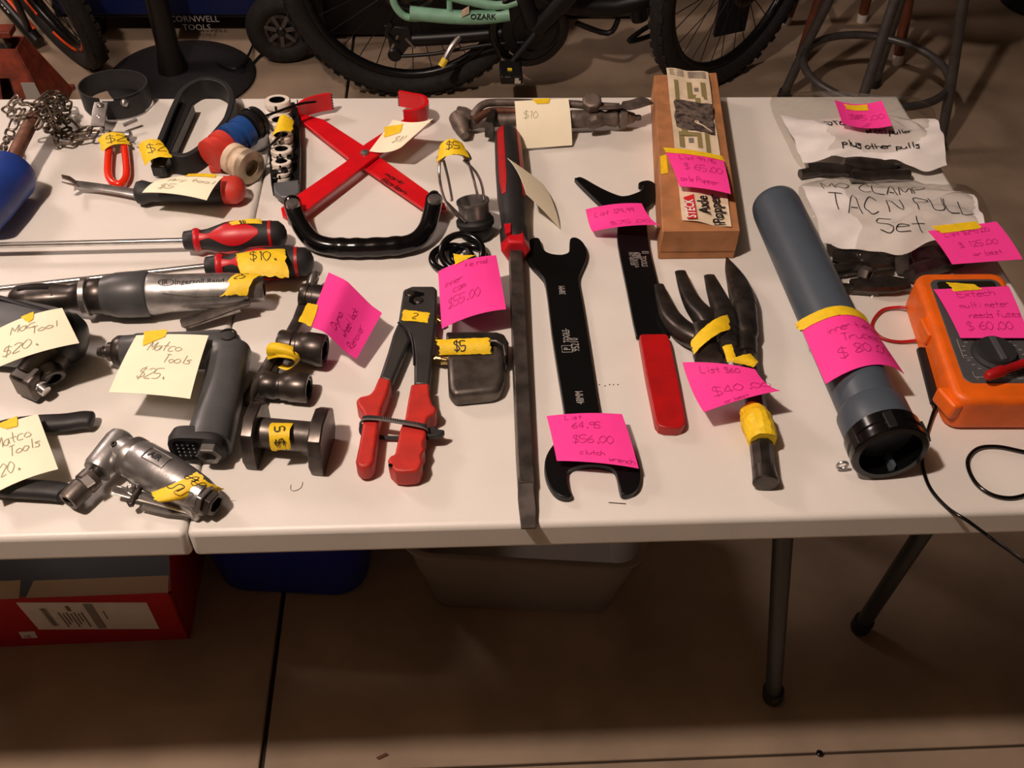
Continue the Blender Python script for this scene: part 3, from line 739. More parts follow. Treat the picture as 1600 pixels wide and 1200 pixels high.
em2 = [W(*q, .0612) for q in [(8+13.5*math.cos(a), 497+11.5*math.sin(a)) for a in [2*PI*i/28 for i in range(28)]]]
part(e_, 'emblem_face', prism(em2, .0008), 'cast_aluminium')
n0, n1 = W(82,552,.026), W(46,592,.020)
part(t, 'neck', lathe(n0, n1, [(0,.021),(.3,.021),(.5,.0175),(1,.0165)], 22), 'dark_steel')
part(t, 'anvil_block', boxf(W(46,596,.020), (n1-n0).normalized()*.011, (n1-n0).normalized().cross(V((0,0,1)))*.014, V((0,0,.014))), 'worn_steel', bevel=.003)
part(t, 'anvil', lathe(W(56,600,.018), W(72,612,.014), [(0,.009),(.5,.0085),(.55,.007),(1,.006)], 14), 'chrome')
part(t, 'air_port', lathe(W(76,577,.024), W(84,592,.020), [(0,.013),(.9,.013),(1,.012),(1,.008),(.3,.008),(.3,.0004)], 20), 'dark_steel')
note('cream note with a twenty dollar price on the grey impact wrench', [(-7,516,.070),(97,481,.072),(124,536,.062),(-12,578,.060)], 'cream',
     [('Mac',.24,.36,.19,.2,-.05),('Tool',.50,.52,.16,.2,-.05),('$20.',.12,.83,.2,.2,-.02)], [((.40,-.02),(.60,-.06),(.57,.16),(.50,.20))], bu=.005, bv=.002, iw=.0009)

# ---------------------------------------------------------------- pistol air drill
t = empty('air_drill', 'grey pistol-grip air drill lying on its side with handle toward the edge', 'air tool', W(300,600))
a0, a1 = W(186,549,.028), W(364,546,.030)
d = a1-a0
part(t, 'barrel', lathe(a0, a1, [(0,.0135),(.03,.0165),(.14,.0172),(.16,.0185),(.6,.0195),(.85,.021),(.97,.0205),(1.05,.015),(1.08,.007)], 30), 'grey_body')
part(t, 'nose', lathe(W(193,549,.028), W(170,549.5,.028), [(0,.0168),(.3,.0166),(.62,.0135),(.7,.0105),(1,.0098)], 28), 'dark_steel')
part(t, 'chuck', lathe(W(171,549.5,.028), W(152,550,.028), [(0,.0075),(.2,.0075),(.3,.0055),(.5,.0062),(.62,.0048),(.95,.0044),(1,.0028)], 16), 'dark_steel')
hd = spl([W(358,550,.029), W(353,585,.028), W(345,625,.026), W(336,660,.025), W(326,695,.024)], 5)
n = len(hd); ra = [.0225-.0035*min(1,i/6)+.003*(i/(n-1)) for i in range(n)]
part(t, 'handle', sweep(hd, ra, [x*.92 for x in ra], n=28, pw=2.5), 'grey_body')
hx = (hd[-1]-hd[-2]).normalized(); sx = hx.cross(V((0,0,1))).normalized(); f0 = W(321,692,.024) + sx*.006
part(t, 'base_flange', sweep([f0-hx*.006, f0+hx*.003, f0+hx*.009], [.0255,.0275,.0265], [.0185,.0195,.0185], n=28, pw=3.4), 'soft_black')
part(t, 'exhaust_grille', sweep([f0+hx*.0088+sx*.009, f0+hx*.0096+sx*.009], .013, .014, n=20, pw=4), 'gloss_black')
for i in range(4):
    for j in range(4):
        p = f0+hx*.0095+sx*(.002+.005*i)+V((0,0,-.008+.0052*j)); part(t, 'grille_dot', lathe(p, p+hx*.0008, [(0,.0012),(1,.001)], 6), 'grey_plastic')
q = f0+hx*.006-sx*.013; part(t, 'air_inlet', lathe(q, q+hx*.011, [(0,.012),(.9,.012),(1,.011),(1,.0075),(.3,.0075),(.3,.0004)], 6), 'steel')
part(t, 'vent_cap', torus(W(356,523,.049), V((1,0,0)), V((0,1,0)), .008, .0013, 24, 6), 'black_plastic')
note('cream note priced twenty five dollars on the grey pistol drill', [(213,524,.056),(326,524,.058),(297,623,.050),(170,613,.046)], 'cream',
     [('Matco',.26,.30,.15,.25,.02),('Tools',.52,.50,.13,.25),('$25.',.27,.76,.16,.25)], [((.10,-.06),(.42,-.08),(.42,.06),(.18,.22))], bu=.002, bv=.002, iw=.0009)

# ---------------------------------------------------------------- pliers with black dipped handles
t = empty('pliers', 'pliers with two curved black dipped handles at the table corner', 'pliers', W(30,715))
h1 = spl(O([(-150,712,.012),(-70,700,.012),(0,672,.011),(50,663,.011),(100,660,.011),(130,656,.011),(147,657,.010)]), 5)
part(t, 'handle', sweep(h1, [.008]*8+[.0095]*(len(h1)-10)+[.008,.004], [.007]*(len(h1)-2)+[.006,.003], n=18, pw=2.4), 'soft_black')
h2 = spl(O([(-150,722,.012),(-70,738,.012),(0,760,.011),(40,764,.011),(75,766,.011),(97,769,.010),(103,772,.010)]), 5)
part(t, 'handle', sweep(h2, [.008]*8+[.0098]*(len(h2)-10)+[.008,.004], [.007]*(len(h2)-2)+[.006,.003], n=18, pw=2.4), 'soft_black')
p = W(-155,717,.004); part(t, 'pivot', lathe(p, p+V((0,0,.016)), [(0,.014),(.9,.014),(1,.012)], 20), 'dark_steel')
part(t, 'jaw', prism(O([(-150,700),(-240,706),(-244,717),(-150,717)], .016), .010), 'dark_steel', bevel=.001); part(t, 'jaw', prism(O([(-150,719),(-244,719),(-240,730),(-150,736)], .016), .010), 'dark_steel', bevel=.001)
note('cream note across the black pliers handles', [(-44,688,.026),(59,647,.030),(91,733,.024),(-16,775,.022)], 'cream',
     [('Matco',.30,.36,.17,.2,-.02),('Tools',.44,.56,.16,.2,-.02),('$20.',.12,.82,.18,.2)], [((.40,-.03),(.72,-.05),(.68,.12),(.52,.10))], bu=.004, iw=.0009)

# ---------------------------------------------------------------- angle die grinder
t = empty('die_grinder', 'polished right-angle air die grinder with steel collet and lever', 'air tool', W(230,735))
k0, k1 = W(193,684,.022), W(152,737,.020)
part(t, 'head', lathe(k0, k1, [(-.10,.006),(-.06,.0105),(.0,.0135),(.15,.0148),(.9,.0150),(1,.0135)], 28), 'cast_aluminium')
part(t, 'spindle', lathe(W(156,733,.020), W(142,749,.019), [(0,.0075),(1,.0075)], 18), 'dark_steel')
part(t, 'collet', lathe(W(146,744,.019), W(106,784,.018), [(0,.0085),(.03,.0112),(.32,.0115),(.36,.0102),(.42,.0102),(.46,.0112),(.92,.0106),(1,.0098),(1,.006),(.8,.006),(.8,.0004)], 24), 'worn_steel')
part(t, 'flat', boxf(W(137,752,.029), V((.006,-.006,0)).normalized()*.006, V((.006,.006,0)).normalized()*.004, V((0,0,.0012))), 'chrome')
b0, b1 = W(190,704,.022), W(322,778,.021)
bpf = [(0,.0150),(.10,.0165),(.12,.0190),(.17,.0196),(.24,.0196),(.25,.0204),(.5,.0204),(.75,.0188),(.92,.0165),(1,.0145)]
part(t, 'body', lathe(b0, b1, bpf, 32), 'cast_aluminium')
part(t, 'lock_ring', lathe(b0+(b1-b0)*.10, b0+(b1-b0)*.2, [(0,.0178),(.2,.0202),(.8,.0202),(1,.0192)], 32), 'steel')
p = W(178,694,.036); part(t, 'grease_port', lathe(p-V((0,0,.002)), p+V((0,0,.0014)), [(0,.0035),(1,.003),(1,.0015),(.4,.0014)], 14), 'dark_steel')
sd = (b1-b0).normalized(); ss = sd.cross(V((0,0,1))).normalized(); uu = ss.cross(sd)
def onb(x, y, t0, sc, off=.0005):
    tt = t0 + x*sc/(b1-b0).length; r = rint(bpf, max(0,min(1,tt)))+off; g = y*sc/.02+.1
    return b0+(b1-b0)*tt + uu*(math.cos(g)*r) - ss*(math.sin(g)*r)
vs, fs = printed('AIR', V((0,0,0)), V((1,0,0)), V((0,1,0)), 1.0, bold=.02)
part(t, 'lettering', ([onb(v.x, v.y-.3, .38, .009) for v in vs], fs), 'soft_black')
bx = [(-.4,-.75),(2.3,-.75),(2.3,.85),(-.4,.85)]
rim_pts = []
for i in range(4):
    for j in range(8):
        a, b = bx[i], bx[(i+1) % 4]; rim_pts.append(onb(a[0]+(b[0]-a[0])*j/8, a[1]+(b[1]-a[1])*j/8, .38, .009, .0002))
part(t, 'name_frame', sweep(rim_pts, .0006, n=6, closed=True), 'steel')
part(t, 'valve_block', boxf(W(308,784,.012), sd*.010, ss*.014, V((0,0,.010))), 'cast_aluminium', bevel=.003)
part(t, 'hex_collar', lathe(W(312,776,.019), W(327,784,.018), [(0,.0165),(1,.0165)], 6), 'steel', bevel=.001)
part(t, 'air_inlet', lathe(W(323,781,.018), W(338,789,.017), [(0,.0125),(.9,.0125),(1,.0115),(1,.008),(.3,.008),(.3,.0004)], 6), 'worn_steel', bevel=.0005)
lv = spl(O(C(0,580,[(700,735,.016),(800,762,.013),(950,800,.011),(1190,865,.010)])), 5)
part(t, 'throttle_lever', sweep(lv, [.003]+[.0052]*(len(lv)-1), .0013, n=14, pw=4), 'chrome')
part(t, 'lever_lock', prism(O(C(0,580,[(870,700),(890,715),(850,770),(830,830),(800,835),(785,810),(810,790),(840,740)]), .018), .005), 'dark_steel', bevel=.001)
part(t, 'lock_pin', lathe(W(203,764,.014), W(208,758,.020), [(0,.004),(.7,.004),(1,.002)], 12), 'steel')
part(t, 'guard_bar', sweep(O(C(0,580,[(890,850,.006),(1040,885,.006),(1200,900,.006)])), .0035, .0015, n=8, pw=4), 'chrome')
tape(t, [(308,737,.042),(350,764,.022),(254,785,.028),(236,769,.030)], None, bv=.004, bu=.006)
q = [W(x,y,h) for x,y,h in [(345,741,.034),(300,738,.044),(240,771,.035),(258,783,.031)]]
PQ = curved([W(300,738,.046), W(325,748,.042), W(262,783,.0335), W(239,771,.034)], .003, .009)
st = strokes('$5', 0, 0, .5, 0, 0, .8)
part(t, 'handwriting', ink(lambda u, v: PQ(v, 1-u), strokes('5', .42, .78, .6, 0, 0, .5)+strokes('$', .78, .78, .6, 0, 0, .4), .0010, .0012), 'ink_black')

# ---------------------------------------------------------------- wheel lock sockets on a bar
t = empty('wheel_lock_sockets', 'dark steel bar with three lug sockets bundled by yellow tape', 'socket set', W(440,540))
part(t, 'bar', sweep(O([(383,630,.010),(402,598,.012),(424,562,.015),(440,536,.018)]), .0058, n=16), 'worn_steel')
part(t, 'rail', sweep(O([(404,628,.008),(420,590,.010),(450,530,.014),(466,500,.018),(480,462,.020),(490,434,.022)]), .0065, .0022, n=10, pw=5), 'dark_steel')
part(t, 'rail_end', lathe(W(486,445,.022), W(494,424,.024), [(0,.004),(.5,.0055),(.8,.004),(1,.0015)], 12), 'steel')
def sock(p0, p1, r, fl):
    k = part(t, 'socket', lathe(p0, p1, [(0,r*.88),(.04,r*.93),(.30,r*.93),(.33,r*.86),(.40,r*.86),(.43,r*.95),(.56,r*.95),(.60,r*1.02),(.96,r*1.02),(1,r*.96),(1,r*.78),(.55,r*.74),(.55,.0005)], 30), 'dark_steel')
    dd = p1-p0; part(k, 'hex_bore', lathe(p0+dd*.6, p0+dd*.99, [(0,r*.79),(1,r*.79),(1,r*.66),(.1,r*.66),(.1,.0004)], 6), 'gloss_black')
sock(W(410,601,.016), W(483,607,.016), .0152, 1)
sock(W(436,538,.022), W(508,548,.020), .0172, 1)
sock(W(472,462,.022), W(508,468,.022), .0150, 1)
tape(t, [(424,535,.036),(458,541,.040),(466,560,.034),(418,556,.028)], None, bu=.006, bv=.006)
part(t, 'tape_loop', sweep(spl(O([(418,556,.026),(436,552,.038),(460,556,.036),(464,566,.026),(452,575,.014),(436,570,.012)]), 6), .0042, .0004, n=8, pw=5, up=(1,0,0)), 'tape_yellow')
note('pink note folded over the taped lug sockets', [(512,429,.058),(597,489,.030),(557,561,.020),(480,512,.052)], 'pink',
     [('Dyno',.16,.46,.13,.1),('wheel lock',.18,.66,.12,.1,0,.62),('Remover',.10,.86,.12,.1,0,.7)], [((-.14,.66),(.04,.62),(.06,1.0),(-.18,1.0))], fold=(.30,.010,.0), iw=.0009, rot=True)

# ---------------------------------------------------------------- spool-shaped press tool
t = empty('press_spool', 'dark steel press spool with two thick flanges and a round core', 'press tool', W(445,690))
c0, c1 = W(408,676,.026), W(498,684,.026); dx = (c1-c0).normalized(); dy = V((0,0,1)).cross(dx); L0 = (c1-c0).length
part(t, 'core', lathe(c0, c1, [(0,.0150),(1,.0150)], 30), 'worn_steel')
def flange(c, prof, th):
    pts = [c + dy*a + V((0,0,1))*b for a, b in prof]; pts = [p - dx*(th/2) for p in pts]
    part(t, 'flange', prism(pts, th, tuple(dx)), 'dark_steel', bevel=.0014)
pr = [(-.030,-.010),(-.026,-.026),(.022,-.026),(.030,-.014),(.031,.010),(.016,.024),(-.006,.026),(-.022,.018)]
flange(c0-dx*.006, pr, .012); flange(c1+dx*.002, pr, .013)
tape(t, [(424,660,.0405),(458,661,.0405),(454,702,.030),(424,704,.030)], None, bv=.011, bu=0)
PT = curved([W(424,660,.0408), W(458,661,.0408), W(454,702,.0303), W(424,704,.0303)], 0, .0112)
part(t, 'handwriting', ink(lambda u, v: PT(v, 1-u), strokes('$', .12, .72, .45, 0, 0, .6)+strokes('5', .55, .72, .45, 0, 0, .6), .0011, .0009), 'ink_black')

# ================================================================ tools, middle and right of the table
# ---------------------------------------------------------------- rivet gun
t = empty('rivet_gun', 'hand riveter with black head and red grips held shut by a cable tie', 'rivet gun', W(620,600))
hd = O([(630,452),(644,446.5),(678,446.5),(683,452),(681,500),(678,530),(671,600),(647,600),(647,560),(644,532),(636,515),(622,504),(626,478)], .022)
part(t, 'head', prism(hd, .018), 'riveter_grey', bevel=.0025)
la = O([(622,502),(634,514),(641,530),(634,545),(612,596),(592,590),(606,548),(614,520)], .018)
part(t, 'arm', prism(la, .012), 'riveter_grey', bevel=.003)
part(t, 'rib', sweep(spl(O([(622,504,.0215),(634,512,.022),(642,524,.022),(646,545,.022),(647,570,.022)]),4), .0012, n=8), 'black_oxide')
slot = O(C(320,380,[(1250,305),(1300,295),(1370,310),(1370,325),(1345,330),(1345,360),(1310,385),(1275,365),(1280,335),(1252,325)]), .0226)
part(t, 'pivot_recess', prism(slot, .002), 'gloss_black')
for q in ((641,458),(654,469)):
    p = W(*q,.0225); part(t, 'pivot_pin', lathe(p-V((0,0,.003)), p+V((0,0,.0015)), [(0,.0055),(.7,.0055),(1,.004)], 16), 'dark_steel')
gl = O(C(340,520,[(1010,268),(1085,290),(1060,380),(1030,450),(1005,560),(990,690),(975,800),(950,832),(900,840),(868,822),(862,795),(882,700),(900,600),(912,520),(905,490),(872,450),(864,415),(890,395),(950,380),(975,350)]), .024)
part(t, 'grip', prism(gl, .021), 'red_grip', bevel=.005, seg=3)
gr = O(C(340,520,[(1210,318),(1320,312),(1328,400),(1340,440),(1370,470),(1362,500),(1315,522),(1300,570),(1302,640),(1282,690),(1294,725),(1272,765),(1280,810),(1266,835),(1262,850),(1235,862),(1170,868),(1112,862),(1075,830),(1064,790),(1078,765),(1108,755),(1122,690),(1140,600),(1172,530),(1190,420)]), .025)
g2 = part(t, 'grip', prism(gr, .022), 'red_grip', bevel=.005, seg=3)
p = W(610,727,.0255); part(g2, 'hang_hole', lathe(p-V((0,0,.002)), p+V((0,0,.0003)), [(0,.002),(1,.002)], 12), 'gloss_black')
zl = spl(O(C(340,520,[(900,560,.018),(920,535,.0265),(1000,535,.028),(1160,560,.029),(1290,585,.029),(1312,610,.020)])), 6)
zt = part(t, 'cable_tie', sweep(zl, .0036, .0008, n=10, pw=5), 'tie_grey', label='dark ribbed cable tie')
for i in range(3, len(zl)-5):
    for k in (.25, .75):
        q = zl[i]*(1-k)+zl[i+1]*k; part(zt, 'tie_rib', boxf(q+V((0,0,.0010)), V((.0005,0,0)), V((0,.0024,0)), V((0,0,.0004))), 'soft_black')
part(t, 'tie_head', prism(O(C(340,520,[(1300,590),(1355,580),(1370,600),(1415,605),(1420,618),(1385,640),(1310,645)]), .020), .006), 'soft_black', bevel=.001)
part(t, 'tie_return', sweep(spl(O([(565,662,.014),(566,678,.006),(590,683,.006),(640,685,.006),(668,684,.010),(684,676,.014)]),5), .0022, .0006, n=8, pw=4), 'soft_black')
for q, q2 in (((680,497),(690,503)),((682,530),(688,536)),((681,560),(698,563))):
    part(t, 'nosepiece', lathe(W(*q,.014), W(*q2,.014), [(0,.0045),(.5,.0045),(.55,.0035),(1,.003)], 14), 'brass')
tape(t, [(630,484,.0228),(672,489,.0228),(668,504,.0228),(628,501,.0228)], '2', bu=.0004, size=.55, u0=.38, v0=.78)

# ---------------------------------------------------------------- curved steel block
t = empty('steel_block', 'dark grey curved steel block with rounded corners beside the pry bar', 'metal block', W(745,570))
part(t, 'body', prism(O([(699,532),(780,530),(788,545),(788,590),(781,607),(768,611),(708,617),(701,605),(699,570)], .020), .020), 'worn_steel', bevel=.006, seg=4)
part(t, 'flange', prism(O([(697,518),(776,518),(788,522),(795,534),(794,552),(788,556),(785,540),(774,533),(698,533)], .028), .026), 'dark_steel', bevel=.002)
part(t, 'stud', lathe(W(672,562,.012), W(702,561,.012), [(0,.0035),(.1,.0045),(.5,.0045),(.55,.006),(1,.006)], 14), 'brass')
tape(t, [(682,531,.0292),(764,527,.0292),(766,553,.0215),(688,555,.0215)], '$5', bv=.003, size=.6, u0=.30, v0=.80, iw=.0013)

# ---------------------------------------------------------------- wire pickup with cup
t = empty('wire_lifter', 'chrome wire lifter with a steel cup standing on a black base', 'hand tool', W(745,372))
base = W(745,368,.0); base.z = TZ
top = base + V((-.012,.030,.112))
axd = (top-base).normalized()
part(t, 'base', lathe(base, base+axd*.026, [(0,.0185),(.1,.0205),(.55,.0205),(.6,.0232),(.8,.0232),(.9,.0205),(1,.020)], 28), 'black_rubber')
part(t, 'cup', lathe(base+axd*.018, base+axd*.046, [(0,.0180),(.8,.0186),(.9,.0200),(1,.0200),(1,.0184),(.95,.0178),(.35,.0175),(.3,.0004)], 32), 'steel')
for gpts in ([(687,250,.100),(687,280,.085),(695,312,.060),(712,336,.040),(722,342,.028)], [(693,250,.102),(700,278,.085),(706,310,.062),(705,312,.060)], [(724,250,.105),(744,270,.090),(754,294,.066),(757,330,.034)], [(730,248,.105),(740,280,.085),(746,304,.062),(748,308,.058)], [(698,316,.055),(714,332,.042),(728,346,.030)]):
    part(t, 'wire', sweep(spl(O(gpts),6), .0017, n=10), 'chrome')
part(t, 'hub', sweep(spl(O([(686,250,.098),(696,238,.106),(712,236,.108),(726,240,.108),(732,250,.104)]),5), .0045, n=12), 'steel')
tape(t, [(687,228,.112),(722,223,.116),(733,246,.112),(682,254,.104)], '$5', bu=.010, size=.45, u0=.34, v0=.62)

# ---------------------------------------------------------------- ring set
t = empty('ring_set', 'set of glossy black rings linked together under a pink note', 'ring set', W(715,400))
r1c = W(722,394,.014); part(t, 'ring', torus(r1c, V((1,0,0)), V((0,.94,.34)).normalized(), .0245, .0042, 44, 12), 'gloss_black')
part(t, 'ring', torus(W(706,404,.006), V((.95,.3,0)).normalized(), V((-.3,.95,0)).normalized(), .0235, .0045, 44, 12), 'gloss_black')
part(t, 'ring', torus(W(732,400,.006), V((1,0,0)), V((0,1,.0)).normalized(), .0195, .0045, 40, 12), 'gloss_black')
part(t, 'link_pin', lathe(W(724,396,.010), W(732,394,.012), [(0,.003),(.6,.004),(1,.002)], 12), 'steel')
part(t, 'socket_body', lathe(W(705,470,.016), W(762,455,.016), [(0,.015),(.1,.016),(.9,.016),(1,.015)], 24), 'black_oxide')
note('pink note with a fifty dollar price over the black rings', [(685,427,.036),(775,396,.044),(791,486,.034),(690,511,.026)], 'pink',
     [('tie rod',.44,.16,.10,.1,-.02),('inner',.08,.38,.11,.2,-.06),('cam',.22,.52,.12,.2,-.06),('$55.00',.12,.76,.15,.2,-.08)], [((.28,-.22),(.44,-.10),(.66,-.04),(.30,.04))], bu=.006, bv=.003, tw=.003, iw=.0008)

# ---------------------------------------------------------------- big square-shank pry bar
t = empty('pry_bar', 'long square-shank pry bar with red striped black handle reaching over the edge', 'pry bar', W(810,500))
h0, h1 = W(805,384,.019), W(792,203,.021)
prof = [(0,.0145),(.02,.0172),(.10,.0176),(.14,.0150),(.22,.0158),(.38,.0182),(.60,.0186),(.80,.0180),(.92,.0172),(.97,.0135),(1,.006)]
part(t, 'handle', lathe(h0, h1, prof, 32), 'soft_black')
for an, wd in ((-.62,.30),(.95,.22),(2.6,.3)):
    part(t, 'grip_stripe', inlay(h0, h1, prof, .34, .955, -an if False else an, lambda x, wd=wd: wd*(.55+.45*min(1,x*5)), .0007), 'red_dip')
part(t, 'hex_collar', lathe(W(806,394,.019), W(803,362,.019), [(0,.0150),(.06,.0175),(.9,.0178),(1,.0165)], 6), 'red_plastic', bevel=.001)
part(t, 'collar_notch', prism(O(C(640,130,[(590,880),(632,875),(632,930),(600,940)]), .0385), .004), 'red_plastic')
sh = [W(805,390,.016), W(812,560,.013), W(819,715,.0105), W(822,760,.009)]
part(t, 'shank', sweep(sh, .0104, .0092, n=4, roll=PI/4+.10), 'worn_steel', bevel=.0008)
tip = [W(821,752,.009), W(822,778,.0075), W(824,795,.006), W(826,826,.0042)]
part(t, 'tip', sweep(tip, [.0102,.0110,.0112,.0098], [.0094,.0064,.0044,.0018], n=4, roll=PI/4), 'worn_steel', bevel=.0006)
note('cream note standing edge-on against the pry bar handle', [(793,247,.043),(849,288,.016),(875,357,.003),(822,303,.041)], 'cream', [], None, bu=.001, bv=.004)

# ---------------------------------------------------------------- double open-end wrench
t = empty('open_end_wrench', 'large black double open-end wrench with etched sizes', 'wrench', W(920,570))
o1 = C(640,350,[(756,92),(810,88),(832,150),(872,180),(930,190),(968,186),(998,166),(1003,92),(1045,84),(1088,118),(1110,176),(1098,236),(1066,306),(1058,360),(1080,480),(1130,790),(1192,1180)])
o2 = C(700,550,[(1000,500),(1150,600),(1192,690),(1206,770),(1192,840),(1150,880),(1092,888),(1072,840),(1050,745),(1000,712),(900,700),(800,712),(745,745),(752,840),(772,900),(712,902),(660,868),(618,795),(603,710),(618,640),(660,575),(735,500)])
o3 = C(640,350,[(968,1180),(930,940),(890,680),(852,380),(818,312),(762,252),(735,200),(728,140)])
part(t, 'body', prism(spl(O(o1+o2+o3, .0085), 3, True), .0085), 'black_oxide', bevel=.0009)
ax_ = (W(880,425,.0086)-W(910,620,.0086)).normalized(); rt_ = V((ax_.y,-ax_.x,0))
for tx, q, s, k in (('38MM',(884,460),.0105,.56),('95210',(906,549),.0125,.68),('48MM',(913,631),.0115,.62)):
    part(t, 'etched_text', printed(tx, W(*q,.0088), ax_*k, -rt_, s, bold=.01), 'etch')
part(t, 'etched_text', printed('TOOLS', W(892,535,.0088), ax_*.55, -rt_, .0115, bold=.01), 'etch')
lg = W(893,549,.0088); fr_ = []
for q in ((-.001,-.001),(.009,-.001),(.009,.010),(-.001,.010)): fr_.append(lg+ax_*q[0]-rt_*q[1])
part(t, 'etched_logo', sweep(fr_, .0005, .0002, n=6, closed=True), 'etch'); part(t, 'etched_logo', printed('P', lg+ax_*.002-rt_*.001, ax_*.8, -rt_, .010, bold=.02), 'etch')
part(t, 'etched_rule', sweep([W(888,534,.0087), W(884,513,.0087)], .0003, .0002, n=4), 'etch')
note('pink note covering the lower jaw of the open-end wrench', [(854,650,.022),(972,647,.022),(998,732,.018),(870,720,.020)], 'pink',
     [('List',.22,.14,.10,.2,-.02),('64.95',.28,.34,.13,.2,-.02),('$56.00',.24,.64,.15,.2,-.02),('clutch',.30,.86,.09,.1,.0),('wrench',.64,.95,.09,.1,.0)], None, bu=.003, bv=.002, iw=.0008)

# ---------------------------------------------------------------- fan clutch wrench with red grip
t = empty('fan_clutch_wrench', 'black fan clutch wrench with forked head and red dipped grip', 'wrench', W(1000,470))
o1 = C(880,90,[(82,768),(84,750),(105,745),(135,756),(240,815),(340,858),(390,863),(440,850),(490,828),(503,812),(497,800),(474,800),(476,778),(530,766),(572,785),(590,822),(580,868),(545,920),(522,950)])
o2 = C(900,380,[(455,0),(510,240),(545,390),(575,570),(400,577),(372,548),(320,290),(262,0)])
o3 = C(880,90,[(340,1050),(325,975),(245,925)])
part(t, 'blade', prism(spl(O(o1+o2+o3, .0085), 3, True), .006), 'black_oxide', bevel=.0007)
part(t, 'grip', prism(O(C(900,380,[(398,575),(410,566),(560,564),(575,575),(592,620),(640,860),(684,1100),(682,1130),(662,1148),(635,1155),(560,1153),(520,1140),(500,1115),(440,820)]), .0125), .0125), 'red_dip', bevel=.004, seg=4)
ax_ = (W(985,387,.0086)-W(997,450,.0086)).normalized(); rt_ = V((ax_.y,-ax_.x,0))
ax_ = -ax_; rt_ = -rt_
for tx, q, s in (('TOOLS',(1000,400),.0100),('47900',(993,394),.0080),('MADE IN U.S.A',(988,394),.0070),('PAT 4,827,020',(982,394),.0066)):
    part(t, 'etched_text', printed(tx, W(*q,.0088), ax_*.62, -rt_, s, bold=.01), 'etch')
lg = W(1003,393,.0087); part(t, 'etched_logo', sweep([lg, lg-rt_*.008, lg-rt_*.008+ax_*.006*0.5, lg+ax_*.003], .0005, .0002, n=6, closed=True), 'etch')
note('pink note on the forked head of the fan clutch wrench', [(915,330,.020),(1003,315,.026),(1030,354,.034),(926,359,.016)], 'pink',
     [('List 129.99',.12,.30,.14,.2,-.02,.6),('$75.00',.30,.82,.2,.1,.0,.7)], None, bu=.004, bv=-.006, tw=.003, iw=.0008)

# ---------------------------------------------------------------- cutting torch
t = empty('cutting_torch', 'old bronze-grey gas cutting torch with valve knobs and lever', 'torch', W(860,185))
def K(p): return C(640,130,p)
part(t, 'head_block', lathe(W(*K([(300,200,.020)])[0]), W(*K([(345,330,.012)])[0]), [(0,.010),(.1,.0135),(.5,.0125),(.7,.010),(1,.006)], 18), 'old_bronze')
part(t, 'head_nut', lathe(W(*K([(290,195,.024)])[0]), W(*K([(385,210,.022)])[0]), [(0,.010),(.1,.012),(.6,.012),(1,.009)], 6), 'old_bronze', bevel=.001)
part(t, 'tip_hex', lathe(W(*K([(300,270,.016)])[0]), W(*K([(360,250,.016)])[0]), [(0,.009),(.8,.0095),(1,.008)], 6), 'old_bronze', bevel=.001)
part(t, 'upper_tube', sweep(spl(O(K([(390,215,.024),(420,170,.030),(460,135,.034),(520,122,.035),(680,122,.034),(1000,130,.033),(1100,138,.033),(1310,150,.032)])),6), .0055, n=12), 'old_bronze')
part(t, 'middle_tube', sweep(spl(O(K([(400,235,.022),(450,200,.026),(520,175,.028),(660,175,.027),(1000,180,.026)])),6), .0055, n=12), 'rust_steel')
part(t, 'lower_tube', sweep(spl(O(K([(380,250,.016),(460,235,.016),(700,225,.018),(1005,220,.019)])),5), .0095, n=16), 'old_bronze')
part(t, 'valve_body', lathe(W(*K([(1000,225,.020)])[0]), W(*K([(1445,215,.018)])[0]), [(0,.0110),(.03,.0125),(.22,.0125),(.26,.011),(.42,.012),(.5,.0095),(.58,.0115),(.64,.0125),(.68,.0095),(.72,.012),(.8,.010),(.9,.007),(.93,.004),(.96,.0045),(1,.0035)], 20), 'old_bronze')
for q0, q1, r in (((1140,145,.034),(1140,98,.048),.0140),((1150,225,.028),(1162,262,.024),.0125)):
    a, b = W(*K([q0])[0]), W(*K([q1])[0]); k = part(t, 'valve_knob', lathe(a, b, [(0,r*.7),(.1,r),(.85,r),(1,r*.8)], 8), 'old_bronze', bevel=.001)
part(t, 'hose_nut', lathe(W(*K([(1310,218,.018)])[0]), W(*K([(1350,215,.018)])[0]), [(0,.0155),(1,.0155)], 6), 'old_bronze', bevel=.001)
part(t, 'lever', sweep(spl(O(K([(1130,155,.036),(1280,150,.038),(1390,135,.038),(1465,112,.038),(1490,106,.036)])),5), [.004]*8+[.0115]*11+[.0095,.005], .0018, n=14, pw=3), 'old_bronze')
part(t, 'bracket', prism(O(K([(470,240),(510,160),(540,160),(520,250)]), .034), .024), 'dark_steel')
note('cream note with a ten dollar price hanging on the cutting torch', [(804,158,.045),(888,154,.045),(894,227,.004),(808,233,.006)], 'cream',
     [('$10',.14,.42,.16,.15)], [((.32,-.02),(.66,-.02),(.62,.10),(.40,.10))], bv=.006)

